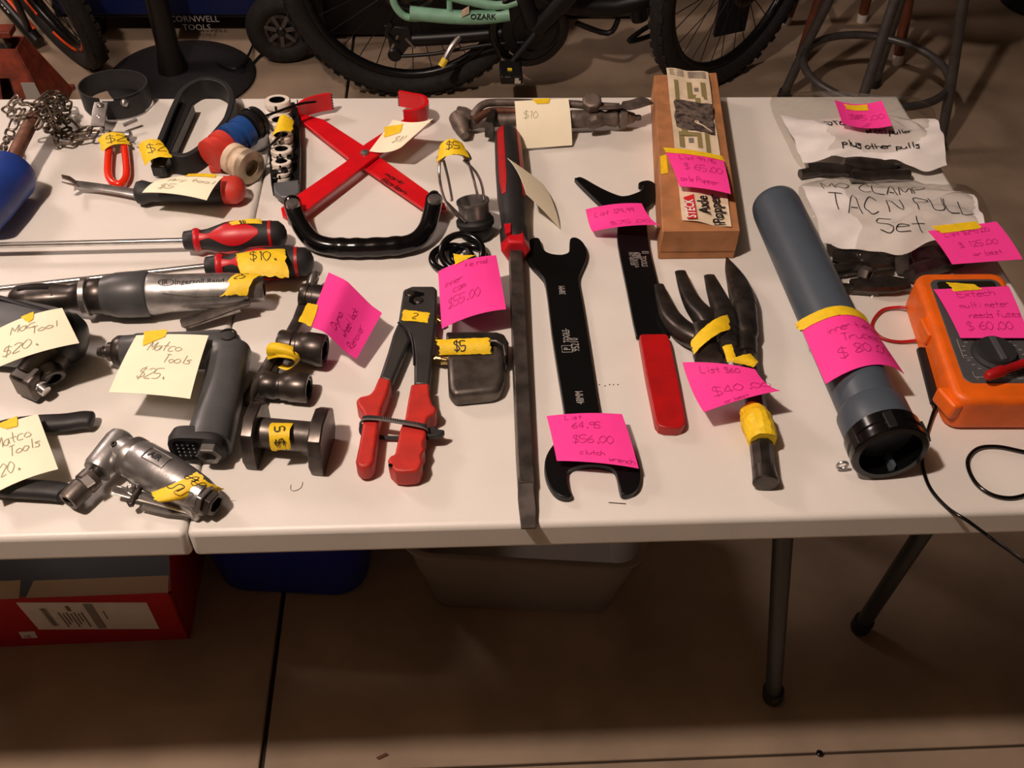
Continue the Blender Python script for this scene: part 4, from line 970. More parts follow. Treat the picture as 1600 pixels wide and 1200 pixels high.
# ---------------------------------------------------------------- cardboard tool box
Hb = .042
fl, fr_, bkl, bkr = W(1035,362,Hb), W(1157,361,Hb), W(1022,117,Hb), W(1120,113,Hb)
t = empty('cardboard_box', 'long brown cardboard box with a printed tool label wrapped on its lid', 'box', W(1090,260))
part(t, 'carton', prism([bkl, bkr, fr_, fl], Hb-.0005), 'cardboard', bevel=.0015)
BX = lambda u, v: bilerp([bkl, bkr, fr_, fl])(u, v)
part(t, 'end_flap', prism([BX(.015,.99)+V((0,0,.0012)), BX(.985,.99)+V((0,0,.0012)), BX(.985,1.0)+V((0,-.0012,.0012)), BX(.015,1.0)+V((0,-.0012,.0012))], .030), 'cardboard')
ll = [W(1041,106,.050), W(1106,113,.048), W(1143,354,.0445), W(1066,343,.0445)]
def LB(u, v):
    p = bilerp(ll)(u, v); return p + V((0,0,.0012*math.sin(v*17)+.0025*max(0,v-.9)*10*(1-u)*.6+.0012*math.sin(u*9+v*5)))
lb = part(t, 'printed_label', sheet(LB, 10, 36, .0006), 'print_paper', label='printed paper label with tool pictures')
def decal(parent, name, polys, m, off=.0008, kind=None):
    vs, fs = [], []
    for poly in polys:
        k = len(vs); vs += [LB(a, b)+V((0,0,off)) for a, b in poly]; fs.append(tuple(range(k, k+len(poly))))
    part(parent, name, (vs, fs), m, kind=kind)
def dec_strip(u0, u1, v0, v1, n=8): return [[(u0,v0+(v1-v0)*i/n),(u1,v0+(v1-v0)*i/n),(u1,v0+(v1-v0)*(i+1)/n),(u0,v0+(v1-v0)*(i+1)/n)] for i in range(n)]
forkA = dec_strip(.14,.24,.10,.27,6)+dec_strip(.44,.56,.10,.20,4)+dec_strip(.76,.88,.10,.20,4)+dec_strip(.44,.88,.185,.215,2)+dec_strip(.60,.72,.21,.30,4)
forkB = dec_strip(.20,.34,.41,.47,3)+dec_strip(.12,.62,.465,.49,2)+dec_strip(.12,.24,.49,.56,3)+dec_strip(.52,.62,.49,.56,3)+dec_strip(.70,.80,.40,.60,6)
decal(lb, 'tool_picture', forkA+forkB, 'print_olive')
decal(lb, 'text_block', [q for i in range(4) for q in dec_strip(.06,.40,.012+.014*i,.018+.014*i,1)]+[q for i in range(4) for q in dec_strip(.5,.92,.014+.014*i,.022+.014*i,1)]+dec_strip(.60,.70,.14,.165,1)+dec_strip(.33,.44,.50,.53,1), 'print_grey', kind='stuff')
ph = [W(1053,155,.0515), W(1111,163,.0515), W(1116,209,.050), W(1057,197,.050)]
PH = lambda u, v: bilerp(ph)(u, v) + V((0,0,.0008*math.sin(u*7+v*9)))
phs = part(t, 'photo_patch', sheet(PH, 8, 8, .0005, edge=torn), 'print_dark', label='dark printed photograph of a tool in use')
part(phs, 'wrench_picture', sweep([PH(.55,.72)+V((0,0,.0007)), PH(.72,.80)+V((0,0,.0007)), PH(.95,.97)+V((0,0,.0007))], [.0022,.0010,.0008], .0002, n=6), 'print_paper')
part(phs, 'wrench_picture', torus(PH(.56,.70)+V((0,0,.0007)), V((1,0,0)), V((0,1,0)), .0022, .0008, 16, 6, .3), 'print_paper')
# maker's mark and product name run along the label
lx = (W(1068,340,.046)-W(1064,305,.046)).normalized()   # toward the front
red = [LB(.10,.80)+V((0,0,.001)), LB(.37,.80)+V((0,0,.001)), LB(.37,.985)+V((0,0,.0014)), LB(.10,.985)+V((0,0,.0014))]
red = [W(1068,308,.0478), W(1084,303,.0478), W(1090,341,.0478), W(1074,341,.0478)]
rd = part(lb, 'logo_panel', prism(red, .0006), 'print_red', label='red maker logo panel')
la_ = (W(1082,304,.048)-W(1089,341,.048)).normalized(); lr_ = V((la_.y,-la_.x,0))
part(rd, 'logo_text', printed('STECK', W(1088,340,.0484), la_*.78, -lr_, .0160, bold=.02), 'white_paper')
part(lb, 'product_name', printed('Axle', W(1110,333,.0478), la_, -lr_, .0190, bold=.02), 'print_black')
part(lb, 'product_name', printed('Popper', W(1133,350,.0478), la_, -lr_, .0200, bold=.02), 'print_black')
part(t, 'old_tape', sheet(curved(O([(1031,244,.0428),(1041,241,.0428),(1044,270,.0428),(1033,272,.0428)])), 4, 6, .0003), 'tape_yellow')
note('pink note taped over the printed label of the cardboard box', [(1040,238,.055),(1130,250,.056),(1142,303,.060),(1062,291,.056)], 'pink',
     [('List 99.95',.20,.22,.14,.1,.0,.62),('$ 65.00',.22,.52,.18,.1,.0,.75),('axle Popper',.06,.86,.14,.1,.0,.62)], [((.01,-.16),(.99,-.13),(1.0,.04),(.01,.02))], bu=.002, bv=.002, iw=.0009)

# ---------------------------------------------------------------- pickle fork set
t = empty('pickle_fork_set', 'taped set of dark chrome pickle forks with a long shank', 'fork set', W(1130,560))
def K(p): return C(900,380,p)
def tine(pts, ra, rb): return sweep(spl(O(K(pts)),5), [x for x in spl([V((r,0,0)) for r in ra],5)] and [v.x for v in spl([V((r,0,0)) for r in ra],5)], [v.x for v in spl([V((r,0,0)) for r in rb],5)], n=18, pw=2.3)
part(t, 'fork_tine', tine([(518,262,.014),(548,360,.014),(590,460,.014),(670,550,.015),(780,610,.016)], [.0058,.0090,.0115,.0125,.012], [.0025,.0055,.0085,.0115,.012]), 'dark_steel')
part(t, 'fork_tine', tine([(652,178,.016),(690,290,.017),(740,390,.018),(800,470,.018),(850,560,.018)], [.0066,.0090,.0112,.0125,.0125], [.0025,.0055,.0085,.012,.0125]), 'dark_steel')
part(t, 'fork_socket', lathe(W(*K([(780,540,.017)])[0]), W(*K([(830,730,.016)])[0]), [(0,.0145),(.4,.0155),(.75,.0145),(.8,.0155),(1,.0150)], 26), 'dark_steel')
part(t, 'fork_tine', tine([(833,204,.020),(865,290,.021),(900,380,.022),(930,470,.022),(950,560,.022)], [.0066,.0095,.0115,.0125,.012], [.0025,.0060,.0090,.012,.012]), 'dark_steel')
part(t, 'fork_socket', lathe(W(*K([(915,450,.022)])[0]), W(*K([(935,660,.018)])[0]), [(0,.0120),(.3,.0150),(.75,.0150),(.8,.0140),(.85,.0150),(1,.0145)], 26), 'dark_steel')
part(t, 'chisel_blade', tine([(942,92,.016),(975,170,.016),(1010,250,.016),(1035,330,.016),(1052,400,.016)], [.0012,.0085,.0125,.0140,.0138], [.001,.0045,.008,.012,.0135]), 'dark_steel')
part(t, 'chisel_body', lathe(W(*K([(1045,380,.016)])[0]), W(*K([(1065,700,.016)])[0]), [(0,.0138),(.1,.0145),(.6,.0145),(.66,.013),(.7,.0115),(.78,.0125),(1,.0115)], 26), 'dark_steel')
part(t, 'shank', sweep([W(*K([(1062,660,.015)])[0]), W(1181,630,.014), W(1190,700,.013), W(1194,738,.013)], [.0108,.0105,.0115,.0115], n=8, roll=PI/8), 'dark_steel')
part(t, 'shank_end', lathe(W(1193,732,.013), W(1197,756,.012), [(0,.0112),(.5,.0118),(.9,.0128),(1,.0115)], 20), 'dark_steel')
tape(t, [W(*K([(718,610,.030)])[0]), W(*K([(950,445,.037)])[0]), W(*K([(965,540,.034)])[0]), W(*K([(740,690,.030)])[0])], None, bu=.007)
tape(t, [W(*K([(915,645,.034)])[0]), W(*K([(975,632,.035)])[0]), W(*K([(1005,740,.033)])[0]), W(*K([(945,745,.033)])[0])], None, bu=.001)
tape(t, [W(*K([(950,735,.034)])[0]), W(*K([(1090,690,.034)])[0]), W(*K([(1140,740,.030)])[0]), W(*K([(1110,775,.030)])[0])], None, bu=.003)
tw_ = [W(1168,640,.018), W(1177,650,.018), W(1183,662,.018), W(1189,678,.018), W(1192,690,.018)]
_wv, _wf = sweep(spl(tw_,4), [v.x for v in spl([V((r,0,0)) for r in (.010,.0140,.0155,.0150,.0132)],4)], n=16, pw=2.2)
_wv = [v + V((random.uniform(-1,1), random.uniform(-1,1), random.uniform(-.6,1)))*.0011 for v in _wv]
part(t, 'tape_wrap', (_wv, _wf), 'tape_yellow', label='crumpled yellow masking tape wrap', ang=10)
note('pink note priced forty dollars on the pickle fork set', [(1066,566,.036),(1180,577,.036),(1219,610,.044),(1100,644,.030)], 'pink',
     [('List $60',.20,.20,.13,.1,.0,.7),('$40.00',.22,.74,.22,.1,-.06,.8),('or best',.28,.98,.10,.1,-.06,.6)], None, bu=.004, bv=-.006, iw=.0009)

# ---------------------------------------------------------------- grey tube tool
t = empty('grey_tube', 'grey plastic tube tool with a slotted black collar at its open end', 'tube tool', W(1300,500))
p0, p1 = W(1212,322,.031), W(1366,654,.039); 
part(t, 'tube', lathe(p0, p1, [(-.04,.012),(-.025,.022),(-.006,.0285),(.02,.0298),(.05,.0300),(.97,.0300),(.975,.0325),(1,.0325)], 40), 'pvc_grey')
d = (p1-p0).normalized(); q0 = p1 - d*.012; q1 = p1 + d*.046
part(t, 'sleeve', lathe(q0, q1-d*.022, [(0,.0318),(.1,.0342),(.9,.0342),(1,.033)], 40), 'pvc_grey')
part(t, 'collar', lathe(q1-d*.026, q1, [(0,.033),(.05,.0365),(.45,.0365),(.5,.0348),(.62,.0348),(.66,.0365),(.95,.0368),(1,.0355),(1,.0300),(.1,.0290),(-.8,.0280),(-.8,.0004)], 44), 'gloss_black', label='black slotted end collar')
sdv = d.cross(V((0,0,1))).normalized(); uv = sdv.cross(d)
for a in (-1.1, .2, 1.25):
    r = .0362; c = q1 - d*.012 + uv*(math.cos(a)*r) + sdv*(math.sin(a)*r); nn = uv*math.cos(a)+sdv*math.sin(a)
    part(t, 'collar_lug', boxf(c, d*.010, nn.cross(d)*.0045, nn*.0022), 'black_plastic', bevel=.0008)
part(t, 'clip', torus(W(1316,727,.010), V((1,0,0)), V((0,0,1)), .005, .0014, 20, 8), 'steel')
part(t, 'inner_rib', boxf(q1-d*.010-uv*.024-sdv*.010, d*.008, sdv*.002, uv*.005), 'pvc_grey')
note('pink note taped around the grey tube tool', [(1253,516,.052),(1362,509,.050),(1413,584,.046),(1290,600,.056)], 'pink',
     [('inner tierod',.20,.30,.13,.1,-.06,.66),('Trucks',.34,.50,.14,.1,-.03),('$ 80.00',.22,.76,.17,.1,-.02,.8)], [((-.04,-.16),(.92,-.16),(.94,.02),(.0,.02))], bu=.019, iw=.0009)

# ---------------------------------------------------------------- bags of parts
def bag(label, outline, hs, paper, lines, parts_, seed, pk):
    rnd = random.Random(seed)
    cpx = sum(p[0] for p in outline)/len(outline), sum(p[1] for p in outline)/len(outline)
    t = empty('parts_bag', label, 'bag', W(*cpx))
    base = spl([W(x, y, .001) for x, y in outline], 5, True); n = len(base); cx = W(cpx[0], cpx[1], .001)
    vs, fs = [], []; rings = 7
    for k in range(rings+1):
        f = 1-k/(rings+.6)
        for i, p in enumerate(base):
            z = hs*math.sin(min(1,(1-f)*1.5)*PI/2) ; z *= 1+f*(.12*math.sin(i*.9+seed+k*.7)+.07*math.sin(i*2.3+k*1.9))
            q = cx+(p-cx)*(f if k else 1); vs.append(V((q.x, q.y, TZ+.0008+max(0,z))))
    for k in range(rings):
        for i in range(n): fs.append((k*n+i, k*n+(i+1) % n, (k+1)*n+(i+1) % n, (k+1)*n+i))
    fs.append(tuple(rings*n+i for i in range(n)))
    part(t, 'film', (vs, fs), 'clear_film', label='clear plastic film')
    P = curved([W(*q) for q in paper[0]], paper[1], paper[2], paper[3])
    def PP(u, v): return P(u, v) + V((0,0,.0022*math.sin(u*11+v*4+seed)+.0016*math.sin(v*13-u*6)+.0010*math.sin(u*29+v*21)))
    def wavy(u, v, i, j):
        if j == 1.0: v += .09*math.sin(u*7+seed)+.03*math.sin(u*17)
        if j == 0.0: v += .03*math.sin(u*8+1)
        return u, v
    pg = part(t, 'paper_slip', sheet(PP, 34, 20, .0004, edge=wavy), 'white_paper', label='white paper slip with black marker writing')
    st = []
    for ln in lines: st += strokes(*ln)
    part(pg, 'handwriting', ink(PP, st, pk, .0009), 'ink_black')
    for kind, a, b, r in parts_:
        a, b = W(*a), W(*b)
        if kind == 'rod': part(t, 'steel_part', sweep([a, (a+b)*.5, b], r, n=10, pw=2.5), 'dark_steel')
        elif kind == 'nut': part(t, 'steel_part', lathe(a, b, [(0,r*.9),(.1,r),(.9,r),(1,r*.9),(1,r*.5),(.4,r*.5),(.4,.0004)], 6), 'worn_steel')
        else: part(t, 'steel_part', sweep([a, a+(b-a)*.3, a+(b-a)*.7, b], [r*.7,r,r,r*.6], [r*.4,r*.5,r*.5,r*.3], n=8, pw=4), 'dark_steel')
    return t
bag('clear bag of puller parts with a steering wheel puller slip', [(1206,150),(1300,152),(1440,160),(1466,190),(1484,235),(1478,256),(1440,270),(1340,272),(1262,268),(1230,225)], .040,
    ([(1216,182,.026),(1460,186,.028),(1480,256,.016),(1252,247,.018)], 0, .008, 0),
    [('Steering',.26,.32,.17,.03,-.03,.30),('wheel puller',.50,.48,.13,.03,-.03,.27),('plus other pulls',.30,.80,.14,.03,-.03,.32)],
    [('plate',(1262,262,.012),(1330,266,.012),.010),('plate',(1320,252,.014),(1400,262,.014),.011),('nut',(1395,262,.006),(1404,264,.012),.008),('rod',(1250,272,.008),(1300,262,.010),.006),('rod',(1330,276,.010),(1420,272,.010),.007)], 2.0, .0017)
bag('clear bag of clamps with a paper slip in large marker letters', [(1248,292),(1320,286),(1420,290),(1520,300),(1540,318),(1552,352),(1560,400),(1500,432),(1420,470),(1350,462),(1306,440),(1280,380)], .044,
    ([(1252,288,.028),(1522,303,.028),(1544,380,.028),(1286,388,.028)], 0, .006, 0),
    [('MO CLAMP',.12,.09,.16,.03,.0,.60,.15),('TAC',.11,.50,.28,.03,.04,.44,.12),('N',.46,.47,.22,.0,.0,.5,.12),('PULL',.62,.48,.28,.0,.10,.38,.12),('Set',.36,.84,.28,.03,.04,.42,.12)],
    [('plate',(1302,400,.016),(1390,412,.018),.013),('rod',(1300,424,.010),(1420,404,.014),.008),('plate',(1330,446,.010),(1420,444,.012),.012),('nut',(1400,414,.012),(1422,412,.018),.012),('rod',(1420,428,.012),(1500,404,.012),.010),('rod',(1310,450,.006),(1372,454,.006),.006),('plate',(1430,400,.014),(1530,396,.014),.014),('nut',(1345,426,.016),(1360,430,.020),.009)], 5.0, .0013)
note('pink note taped on the bag of steering puller parts', [(1304,156,.046),(1378,157,.050),(1394,196,.048),(1316,192,.046)], 'pink', [('$45.00',.2,.7,.2,.1,0,.8)], [((.20,.10),(.68,.06),(.68,.30),(.22,.30))], bu=-.006, iw=.0007)
note('pink note taped on the bag of clamps beside the multimeter', [(1450,361,.058),(1557,346,.062),(1598,405,.050),(1488,413,.048)], 'pink',
     [('List $295.00',.16,.26,.12,.1,-.03,.6),('$ 125.00',.24,.60,.14,.1,-.02,.7),('or best',.36,.84,.11,.1,-.02,.7)], [((.10,-.12),(.72,-.07),(.72,.14),(.14,.14))], bv=.002, iw=.0008)

# ---------------------------------------------------------------- multimeter
t = empty('multimeter', 'orange-cased digital multimeter with grey face', 'multimeter', W(1540,570))
Hm = .046
tl, tr_, br_, bl_ = W(1428,425,Hm), W(1568,424,Hm), W(1660,626,Hm), W(1496,626,Hm)
MM = bilerp([tl, tr_, br_, bl_])
def rr(u0, u1, v0, v1, r, k=6):
    out = []
    for cx, cy, a0 in ((u1-r, v0+r*.5, -90),(u1-r, v1-r*.5, 0),(u0+r, v1-r*.5, 90),(u0+r, v0+r*.5, 180)):
        for i in range(k+1):
            a = math.radians(a0+90*i/k); out.append((cx+r*math.cos(a), cy+r*.5*math.sin(a)))
    return out
def plate(u0, u1, v0, v1, r, z, th): return prism([MM(a, b)+V((0,0,z)) for a, b in rr(u0, u1, v0, v1, r)], th)
part(t, 'holster', plate(0, 1, 0, 1, .16, 0, Hm-.001), 'orange_rubber', bevel=.007, seg=4, label='orange rubber holster')
part(t, 'face', plate(.13, .90, .07, .88, .10, .0008, .004), 'meter_grey', bevel=.0008)
part(t, 'display', plate(.20, .84, .09, .30, .05, .0015, .003), 'meter_glass', bevel=.0005)
for i in range(4): part(t, 'button', plate(.24+.15*i, .35+.15*i, .42, .47, .03, .0032, .003), 'meter_dark', bevel=.0006)
dc = MM(.52,.68); part(t, 'dial', lathe(dc, dc+V((0,0,.010)), [(0,.024),(.3,.024),(.5,.020),(1,.019)], 30), 'meter_dark')
part(t, 'dial_pointer', boxf(dc+V((0,0,.0105)), V((.003,0,0)), V((0,.017,0)), V((0,0,.002))), 'meter_grey', bevel=.0006)
scv = []
for i in range(26):
    a = 2*PI*i/26
    p = dc+V((math.cos(a)*.031, math.sin(a)*.029, .0010)); scv.append(boxf(p, V((.0016,0,0)), V((0,.0005,0)), V((0,0,.0002))))
part(t, 'dial_marks', join(*scv), 'hand_grey')
fr = [MM(a,b)+V((0,0,.0010)) for a, b in ((.20,.56),(.20,.70),(.30,.70))]
part(t, 'range_line', sweep(fr, .0004, .0002, n=4), 'hand_grey'); fr = [MM(a,b)+V((0,0,.0010)) for a, b in ((.24,.80),(.24,.84),(.60,.84))]
part(t, 'range_line', sweep(fr, .0004, .0002, n=4), 'hand_grey')
for i, s in enumerate(('V', 'mA', 'COM', '10A')):
    part(t, 'lettering', printed(s, MM(.25+.13*i,.86)+V((0,0,.0012)), V((1,0,0)), V((0,1,0)), .005), 'hand_grey')
q = MM(-.01,.42)+V((0,0,-.014)); part(t, 'probe_holder', boxf(q, V((.004,0,0)), V((0,.014,0)), V((0,0,.008))), 'orange_rubber', bevel=.002)
q = MM(.0,.93)+V((0,0,-.018)); part(t, 'probe_holder', boxf(q, V((.006,.001,0)), V((-.004,.014,0)), V((0,0,.010))), 'orange_rubber', bevel=.003)
part(t, 'stand_edge', sweep([MM(-.02,.48)+V((0,0,-.030)), MM(-.03,.86)+V((0,0,-.034))], .006, .004, n=10, pw=3), 'black_plastic')
note('pink note taped over the multimeter display', [(1459,452,.054),(1576,447,.054),(1608,528,.052),(1501,528,.052)], 'pink',
     [('Extech',.26,.20,.13,.1,-.02,.8),('multi meter',.20,.44,.12,.1,-.02,.7),('needs fuses',.26,.64,.12,.1,-.02,.7),('$ 60.00',.16,.86,.15,.1,.0,.85)], [((.22,-.14),(.56,-.06),(.62,.06),(.24,.08))], bv=.002, iw=.0009)
# test leads
t = empty('test_lead', 'red test lead looping out of the multimeter side', 'test lead', W(1390,505))
part(t, 'cable', sweep(spl(O([(1424,482,.010),(1405,480,.006),(1380,484,.004),(1365,500,.003),(1364,514,.003),(1378,528,.003),(1402,534,.003),(1430,532,.005),(1444,528,.012)]),6), .0018, n=10), 'red_dip')
t = empty('test_probe', 'red test probe resting across the multimeter face', 'test probe', W(1580,590))
part(t, 'grip', lathe(W(1541,588,.060), W(1622,560,.062), [(0,.0035),(.05,.0055),(.3,.0062),(.35,.0045),(1,.0045)], 18), 'red_dip')
t = empty('test_lead', 'black test lead trailing from the multimeter over the table edge', 'test lead', W(1480,740))
part(t, 'cable', sweep(spl(O([(1468,612,.014),(1466,624,.010),(1456,652,.004),(1444,695,.003),(1442,728,.003),(1453,762,.003),(1480,793,.003),(1512,814,.004)])+[YP(1545,838,-.02), YP(1580,862,-.05), YP(1612,888,-.08), YP(1640,930,-.08)],6), .0018, n=10), 'gloss_black')
part(t, 'cable_loop', sweep(spl(O([(1652,664,.012),(1672,690,.003),(1650,716,.003),(1600,706,.003),(1560,698,.003),(1530,700,.003),(1514,714,.003),(1513,732,.003),(1526,756,.003),(1550,773,.003),(1580,778,.003),(1610,770,.003),(1640,752,.003),(1668,736,.004),(1690,724,.008)]),6), .0020, n=10), 'gloss_black')
part(t, 'probe', lathe(W(1688,725,.008), W(1760,690,.008), [(0,.003),(.05,.0055),(.4,.0062),(.45,.0075),(.5,.005),(.85,.0045),(.86,.0012),(1,.0006)], 18), 'gloss_black')

# stray marks left on the table
solo('wire_sliver', sweep([W(951,785,.0008), W(978,787,.0008)], .0004, n=6), 'dark_steel', 'thin wire sliver on the table below the open-end wrench', 'debris')
solo('hair', sweep(spl(O([(455,757,.0006),(454,764,.0006),(460,767,.0006),(470,762,.0006),(473,753,.0006)]),5), .00022, n=5), 'worn_steel', 'curled hair on the table below the press spool', 'debris')
for q in ((936,601),(945,603),(952,601),(958,601),(965,601)):
    solo('ink_speck', lathe(W(*q,.0), W(q[0]+1,q[1],.0006), [(0,.0006),(.7,.0008),(1,.0003)], 6), 'ink_black', 'tiny dark speck on the table between the two black wrenches', 'debris', 'dark specks on the table')

# ================================================================ behind the table
def wheel(parent, name, c, e1, e2, R, tr, spokes, rimw=.013, tyre_m='tyre', rim_m='rim_black', hub=True):
    """bicycle wheel: tyre > tread, rim > spokes"""
    ax = e1.cross(e2).normalized()
    o = part(parent, name, torus(c, e1, e2, R-tr, tr, 72, 14), tyre_m, label='black rubber tyre')
    kn = []
    for i in range(64):
        a = 2*PI*i/64; d = e1*math.cos(a)+e2*math.sin(a); tn = -e1*math.sin(a)+e2*math.cos(a)
        for s in (-.55, .55): kn.append(boxf(c + d*(R-.16*tr)+ax*(s*tr+(.15*tr if i % 2 else 0)), d*(.05*tr), tn*.010, ax*(tr*.20)))
    part(o, 'tread', join(*kn), tyre_m)
    rm = part(parent, 'rim', torus(c, e1, e2, R-2*tr-.004, rimw, 64, 10, 1.0), rim_m)
    if hub:
        part(parent, 'hub', lathe(c-ax*.045, c+ax*.045, [(0,.008),(.1,.010),(.2,.028),(.26,.028),(.3,.014),(.7,.014),(.74,.028),(.8,.028),(.9,.010),(1,.008)], 20), 'rim_black')
    L_ = R-2*tr-.006; me = rawmesh('spoke', sweep([V((.02,0,0)), V((L_,0,0))], .0014, n=5), 'frame_black')
    for i in range(spokes):
        a = 2*PI*i/spokes; d = e1*math.cos(a)+e2*math.sin(a); s = .02 if i % 2 else -.02
        d2 = (d*L_ - ax*s).normalized()
        inst(rm, 'spoke', me, frame(c+ax*s, d2, ax))
    return o
def tubep(parent, name, pts, r, m, k=1, n=12, label=None): return part(parent, name, sweep(spl(pts, k) if k > 1 else pts, r, n=n), m, label=label)

# ---------------------------------------------------------------- mint bicycle, side on
pc = F(648,152); yb = pc.y + .02
Rw = .345
b = empty('bicycle', 'bicycle with a mint green frame and wide black tyre behind the table', 'bicycle', (pc.x, yb, 0))
c = V((pc.x, yb, Rw)); wheel(b, 'tyre', c, V((1,.05,0)).normalized(), V((0,0,1)), Rw, .029, 32, .014)
part(b, 'disc_rotor', torus(c-V((0,.05,0)), V((1,0,0)), V((0,0,1)), .07, .006, 36, 6, .25), 'dark_steel')
part(b, 'cassette', lathe(c-V((0,.03,0)), c-V((0,.062,0)), [(0,.06),(.3,.06),(.32,.048),(.6,.048),(.62,.036),(1,.034)], 28), 'dark_steel')
yf = yb-.06
def bk(px, py, y=None): return YP(px, py, yf if y is None else y)
tubep(b, 'chainstay', [bk(640,20), bk(700,26), bk(752,27), bk(796,22)], .019, 'mint', 4, 14)
tubep(b, 'seatstay', [bk(612,-12), bk(618,10), bk(634,26), bk(660,28)], .010, 'mint', 5, 12)
tubep(b, 'down_tube', [bk(690,-10), bk(735,2), bk(790,8), bk(850,-20)], .012, 'mint', 4, 12)
part(b, 'brace', sweep([bk(702,0), bk(703,24)], .008, n=10), 'mint')
part(b, 'lettering', printed('OZARK', bk(735,28,yf-.021)-V((0,0,.004)), V((1,0,0)), V((0,.3,.95)), .02, bold=.02), 'frame_black')
part(b, 'decal', boxf(bk(727,22,yf-.014)+V((0,-.003,.008)), V((.010,0,.006)), V((0,.002,0)), V((0,.002,.008))), 'coupler_cream')
bb = bk(836,46); 
part(b, 'chainring', lathe(bb+V((0,.004,0)), bb-V((0,.006,0)), [(0,.088),(.5,.092),(1,.088),(1,.062),(.5,.06),(.5,.03),(1,.03)], 44), 'frame_black')
part(b, 'chain_guard', torus(bb+V((-.02,-.004,0)), V((1,0,0)), V((0,0,1)), .095, .012, 40, 8, .5), 'gloss_black')
part(b, 'bottom_bracket', lathe(bb+V((0,.06,0)), bb-V((0,.02,0)), [(0,.024),(1,.024)], 20), 'frame_black')
pe = YP(797,100,yf-.03)
part(b, 'crank_arm', sweep([bb-V((0,.02,0)), pe], .011, .008, n=12), 'frame_black')
pd = pe - V((0,.045,0)); p_ = part(b, 'pedal', boxf(pd, V((.030,0,0)), V((0,.045,0)), V((0,0,.012))), 'black_plastic', bevel=.004)
part(p_, 'reflector', boxf(pd+V((-.004,-.010,.0125)), V((.006,0,0)), V((0,.005,0)), V((0,0,.003))), 'reflector')
part(p_, 'reflector', boxf(pd+V((.016,-.046,.0)), V((.008,0,0)), V((0,.002,0)), V((0,0,.007))), 'foot_white')
for i, dx in enumerate((-.022,0,.022)): part(p_, 'pedal_pin', boxf(pd+V((dx,-.046,.008)), V((.003,0,0)), V((0,.002,0)), V((0,0,.006))), 'dark_steel')
tubep(b, 'derailleur_cage', [bk(622,68), bk(604,52), bk(612,36)], .008, 'frame_black', 3)
part(b, 'jockey_wheel', lathe(bk(617,86)+V((0,.006,0)), bk(617,86)-V((0,.006,0)), [(0,.016),(.5,.020),(1,.016)], 18), 'frame_black')
part(b, 'derailleur', prism([bk(600,40), bk(640,44), bk(644,66), bk(628,88), bk(610,84), bk(606,60)], .014, (0,1,0)), 'black_plastic', bevel=.003)
tubep(b, 'derailleur_link', [bk(622,55), bk(612,76)], .004, 'steel', 1); tubep(b, 'derailleur_link', [bk(634,60), bk(648,75)], .004, 'steel', 1)
tubep(b, 'chain_run', [bk(624,88), bk(680,84), bk(760,70), bk(826,66)], .005, 'frame_black', 3)
tubep(b, 'lower_stay', [bk(620,62,yf+.02), bk(700,58,yf+.02), bk(836,46,yf+.02)], .020, 'frame_black', 3)
tubep(b, 'kickstand', [bk(718,58,yf-.01), bk(704,76,yf-.03), bk(690,102,yf-.05)], .009, 'steel', 3)
tubep(b, 'kickstand_foot', [bk(696,92,yf-.045), bk(689,104,yf-.055)], .010, 'reflector', 1)
tubep(b, 'main_frame', [bb, bk(880,0), bk(930,-60)], .028, 'frame_black', 2)
tubep(b, 'seat_tube', [bb, bk(800,-60)], .024, 'frame_black', 1)

# ---------------------------------------------------------------- black bicycle, turned
pc = F(1118,150)
b = empty('bicycle', 'black bicycle with a dark frame turned toward the stools', 'bicycle', (pc.x, pc.y+.02, 0))
an = math.radians(38); e1 = V((math.cos(an), math.sin(an), 0)); c = V((pc.x+.02, pc.y+.08, .335)); wheel(b, 'tyre', c, e1, V((0,0,1)), .335, .030, 32, .014)
axn = e1.cross(V((0,0,1))).normalized()
part(b, 'fork_leg', sweep([c+axn*.06, c+axn*.06+V((-.05,.02,.25)), c+axn*.06+V((-.12,.06,.60))], .018, n=12), 'frame_black')
part(b, 'fork_leg', sweep([c-axn*.06, c-axn*.06+V((-.05,.02,.25)), c-axn*.06+V((-.12,.06,.60))], .018, n=12), 'frame_black')
part(b, 'brake_disc', torus(c+axn*.05, e1, V((0,0,1)), .075, .006, 36, 6, .25), 'dark_steel')
part(b, 'caliper', boxf(c+axn*.055+V((-.03,0,.06)), V((.03,0,.01)), V((0,.015,0)), V((0,0,.03))), 'black_plastic', bevel=.006)
y2 = c.y-.05
tubep(b, 'frame_tube', [YP(1060,-20,y2), YP(960,10,y2), YP(870,2,y2)], .03, 'frame_black', 3)
tubep(b, 'frame_tube', [YP(990,-20,y2), YP(1000,30,y2)], .024, 'frame_black', 1)
ks = [YP(1024,44,y2-.05), YP(1012,42,y2-.05), YP(984,62,y2-.08), YP(990,64,y2-.08), YP(1016,56,y2-.05), YP(1026,50,y2-.05)]
part(b, 'kickstand', sweep(spl(ks, 4, True), .007, n=8, closed=True), 'frame_black')
tubep(b, 'pedal_bar', [YP(900,36,y2), YP(950,52,y2), YP(966,30,y2)], .008, 'frame_black', 4)
part(b, 'frame_panel', boxf(YP(1145,20,y2+.1), V((.05,.02,0)), V((0,.01,0)), V((0,0,.06))), 'chest_dark')

